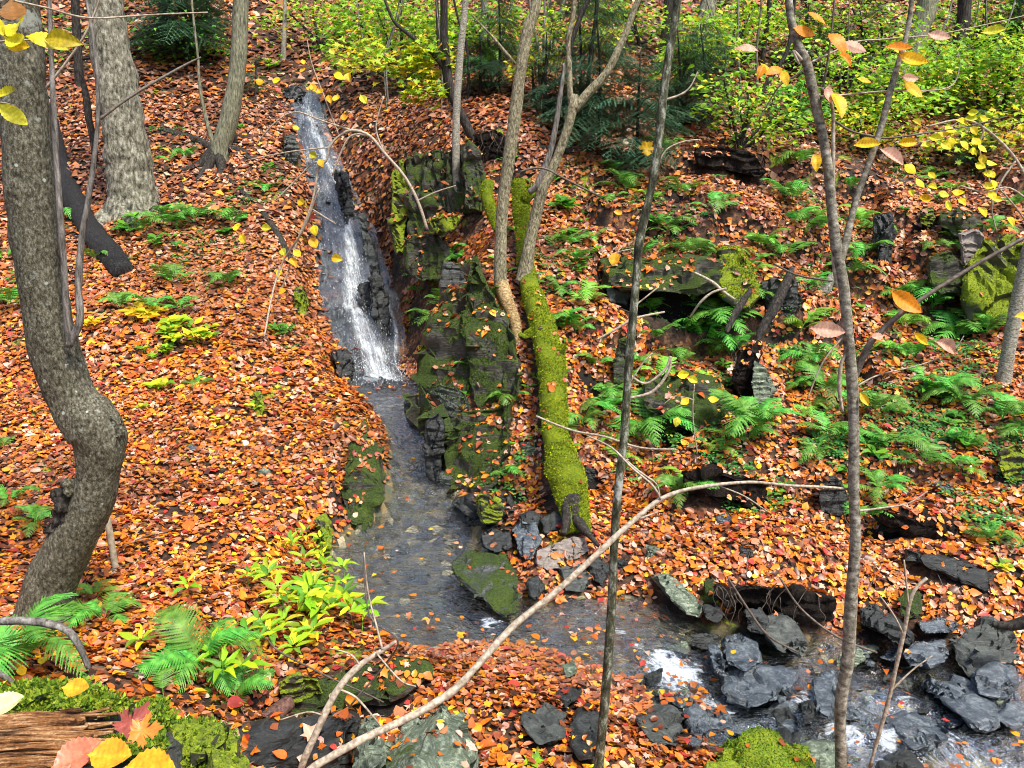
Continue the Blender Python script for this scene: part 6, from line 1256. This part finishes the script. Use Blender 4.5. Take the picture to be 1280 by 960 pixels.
cover([(1030,280,60,330),(1020,430,60,330),(1100,520,70,380),(1180,450,70,380),(1060,580,60,260),(1210,560,60,240),(880,440,50,220),(800,530,60,260),(840,300,60,260),(760,220,50,180),(970,150,70,300),(1120,220,80,300),(1230,200,70,220),(250,300,70,240),(190,190,50,120),(330,240,40,140),(560,330,40,160),(540,240,40,140),(20,360,40,120),(640,590,30,80),(930,580,60,200),(1240,640,50,120),(340,440,26,90),(700,330,40,120),(90,70,60,150),(340,110,40,120),(600,100,60,200)], 0, 'undergrowth',
 'low tangle of small green ferny sprigs between the leaves on the banks', [(4,(.05,.22,.05)),(3,(.09,.32,.07)),(2,(.14,.34,.05)),(1,(.30,.42,.04))])
# grid mask of cells with rocks above
def litter(Y0, Y1, dens, size, near_t, seed):
    """dens per m2; x range follows the view with a margin"""
    n = 0; yc = (Y0 + Y1) / 2; hw = Y1 * .78 + 1.8; area = 2 * hw * (Y1 - Y0); N = int(area * dens)
    x = RNG.uniform(-hw, hw, N); y = RNG.uniform(Y0, Y1, N)
    keep = np.abs(x) < y * .78 + 1.8; x, y = x[keep], y[keep]
    z = bil(H, x, y); gx = bil(GXg, x, y); gy = bil(GYg, x, y); s = bil(SDg, x, y)
    steep = np.hypot(gx, gy)
    patch = fbm(x / .55, y / .55, 77, 3)
    pr = np.minimum(1, np.sqrt(1 + steep ** 2) / 2.1) * np.where(patch < -.62, .5, 1)
    right = sstep(.6, 1.6, x) * sstep(6.0, 6.6, y) * (1 - sstep(11, 13, y)); pr *= 1 - .35 * right * (patch < 0.0); pr *= 1 - .93 * sstep(.2, .55, bil(BARE_SHADE, x, y))
    # floating and stranded leaves in the water
    inw = s > 0.0
    wl = bil(np.where(SDg > -8, WZ.reshape(H.shape), H), x, y)
    mat_ = (x > -.75) & (x < .85) & (y < 4.75 + .1 * patch) & (s < .35)
    pr = np.where(inw, np.where(mat_, .6, np.where(y > 5.2, .006, .016) + .07 * (patch > .55) * (x > .3)), pr)
    pr = np.where(inw & (y > 9.2), .02, pr)
    k = RNG.uniform(0, 1, len(x)) < pr
    x, y, z, gx, gy, wl, inw, patch = x[k], y[k], z[k], gx[k], gy[k], wl[k], inw[k], patch[k]
    z = np.where(inw, np.maximum(z, wl + .012), z)
    nr = np.stack([-gx, -gy, np.ones(len(x))], 1); nr /= np.linalg.norm(nr, axis=1)[:, None]
    nr = np.where(inw[:, None], np.array([[0, 0, 1.]]), nr)
    keep = np.ones(len(x), bool); onrock = np.zeros(len(x), bool)
    if Y0 < 13:
        for i in range(len(x)):
            h = BV.ray_cast(Vector((x[i], y[i], z[i] + 3.2)), Vector((0, 0, -1)), 3.3)
            if h[0] is not None and h[0].z > z[i] - .01:
                if h[1].z < .38 or RNG.uniform() > rl[h[2]] * (1 if patch[i] > -.15 else .35): keep[i] = False
                z[i] = h[0].z; nr[i] = h[1]; onrock[i] = True
    x, y, z, nr, inw, patch, onrock = x[keep], y[keep], z[keep], nr[keep], inw[keep], patch[keep], onrock[keep]
    n = len(x); pos = np.stack([x, y, z], 1) + nr * RNG.uniform(.004, .035, n)[:, None] * np.where(inw | onrock, .3, 1)[:, None]
    tl = np.where(inw | onrock, .10, .22)[:, None]; nn = nr + RNG.normal(0, 1, (n, 3)) * tl; nn[:, 2] = np.abs(nn[:, 2]) * 1.0 + .05
    f = sstep(8.5, 12.5, y + .8 * patch)[:, None]; col = pick(LIT_NEAR, n) * (1 - f) + pick(LIT_FAR, n) * f
    mt_ = (inw & (x > -.75) & (x < .85) & (y < 4.8))[:, None]; col = np.where(mt_, col * .78 + np.array([[.11, .055, .04]]), col)
    br = sstep(.25, .8, fbm(x / .8 + 4, y / .8, 95, 3))[:, None]; col = col * (1 - br * .45) + br * .45 * np.array([[.20, .075, .04]])
    col *= (1.06 + .22 * fbm(x / 1.1, y / 1.1, 91, 2) + .25 * fbm(x / .28, y / .28, 93, 2))[:, None]
    return pos, nn, rnd_dirs(n) + RNG.normal(0, .2, (n, 3)), np.exp(RNG.normal(0, .26, n)) * size, np.clip(col, .004, .9), near_t
bs = []
for (a, b_, d, s, t_) in [(2.4, 5.2, 4000, .048, 1), (5.2, 8.2, 2800, .052, 1), (8.2, 11.5, 1800, .065, 1), (11.5, 16, 800, .092, 0), (16, 24, 230, .15, 0), (24, 34, 60, .26, 0)]:
    pos, nn, hd, sz, col, t_ = litter(a, b_, d, s, t_, 1); n = len(pos); k = RNG.uniform(0, 1, n) < (.24 if t_ else 0)
    if t_:
        bs.append(leaf_batch(MAPLE, MAPLE_F, pos[k], nn[k], hd[k], sz[k] * 1.05, col[k])); j = ~k; bs.append(leaf_batch(OVATE * np.array([1.15, 1, 1]), OVATE_F, pos[j], nn[j], hd[j], sz[j], col[j]))
    else: bs.append(leaf_batch(QUADL * np.array([1.3, 1, 1]), QUADL_F, pos, nn, hd, sz, col))
V, Fx, C = batch_join(bs); print('LITTER leaves faces', len(Fx))
o = link('fallen_leaves', mesh_np('fallen_leaves', V, Fx, M['litter'], False, {'col': ('FLOAT_COLOR', C)})); tag(o, 'carpet of fallen orange and rust leaves over both banks', 'leaves', kind='stuff')

# ------------------------------------------------------------------ moss tufts on the green things, fine sticks in the leaves
def fuzz(o, n, smin, smax, pal, base):
    bm = bmesh.new(); bm.from_mesh(o.data); bm.faces.ensure_lookup_table(); bm.normal_update()
    fs = [f for f in bm.faces if f.normal.z > .0 and mn.noise(f.calc_center_median() * 3.2) > -.28]; ar = np.array([f.calc_area() for f in fs]); k = RNG.choice(len(fs), n, p=ar / ar.sum())
    vs = np.array([[tuple(l.vert.co) for l in fs[i].loops][:3] for i in k]); r = RNG.dirichlet((1, 1, 1), n); c = (vs * r[:, :, None]).sum(1); nr = np.array([fs[i].normal for i in k]); bm.free()
    hd = nr * .8 + RNG.normal(0, .55, nr.shape) + np.array([0, 0, .2]); nn = np.cross(hd, RNG.normal(0, 1, hd.shape))
    leaves_obj('moss', c - nr * .002, nn, hd, RNG.uniform(smin, smax, n), pick(pal, n), 'quad', o, None, 'moss')
MP = [(3,(.26,.36,.012)),(3,(.44,.52,.015)),(2,(.10,.16,.008)),(1,(.30,.24,.03))]; MPD = [(3,(.06,.11,.008)),(2,(.12,.18,.01)),(2,(.03,.05,.006))]
for o in list(COL.objects):
    lb = o.get('label') or ''
    if o.name == 'trunk' or o.name.startswith(('trunk.', 'stub')):
        if o.parent and o.parent.name.startswith('mossy_log'): fuzz(o, 16000 if o.name.startswith('trunk') else 900, .008, .022, MP, None)
    elif o.type == 'MESH' and 'bright green moss cap' in lb: fuzz(o, 14000, .006, .015, [(3,(.16,.30,.012)),(2,(.26,.42,.015)),(2,(.06,.13,.008))], None)
    elif o.type == 'MESH' and 'big tilted boulder with a mossy top' in lb: fuzz(o, 1800, .006, .014, MPD, None)
    elif o.type == 'MESH' and ('yellow-green mossy cliff' in lb or 'ledge rock nose' in lb or 'bright moss-covered rock nose' in lb): fuzz(o, 5000, .012, .03, MP, None)
    elif o.type == 'MESH' and ('square mossy block' in lb or 'mossy base boulder of the outcrop at' in lb or 'cliff body' in lb or 'pointed upright slab' in lb): fuzz(o, 5000, .010, .026, MPD, None)
arr = []
for k in range(420):
    y = random.uniform(3.4, 13); x = random.uniform(-.7, .7) * y; L = random.uniform(.08, .45); a = random.uniform(0, 6.28)
    if bil(SDg, np.array([x]), np.array([y]))[0] > -.05: continue
    pts = []; 
    for q in range(5):
        xx, yy = x + math.cos(a) * L * q / 4, y + math.sin(a) * L * q / 4; a += random.uniform(-.25, .25); pts.append((xx, yy, height(xx, yy) + .03 + random.uniform(0, .03)))
    arr.append(tube_arrays(np.array(pts), np.linspace(1, .4, 5) * random.uniform(.0015, .005), 5, cap=False))
V, Fq = join_arr(arr); o = link('fallen_sticks', mesh_poly('fallen_sticks', V, Fq, M['twig_brown'])); tag(o, 'fine fallen sticks scattered through the leaf carpet', 'sticks', kind='stuff')
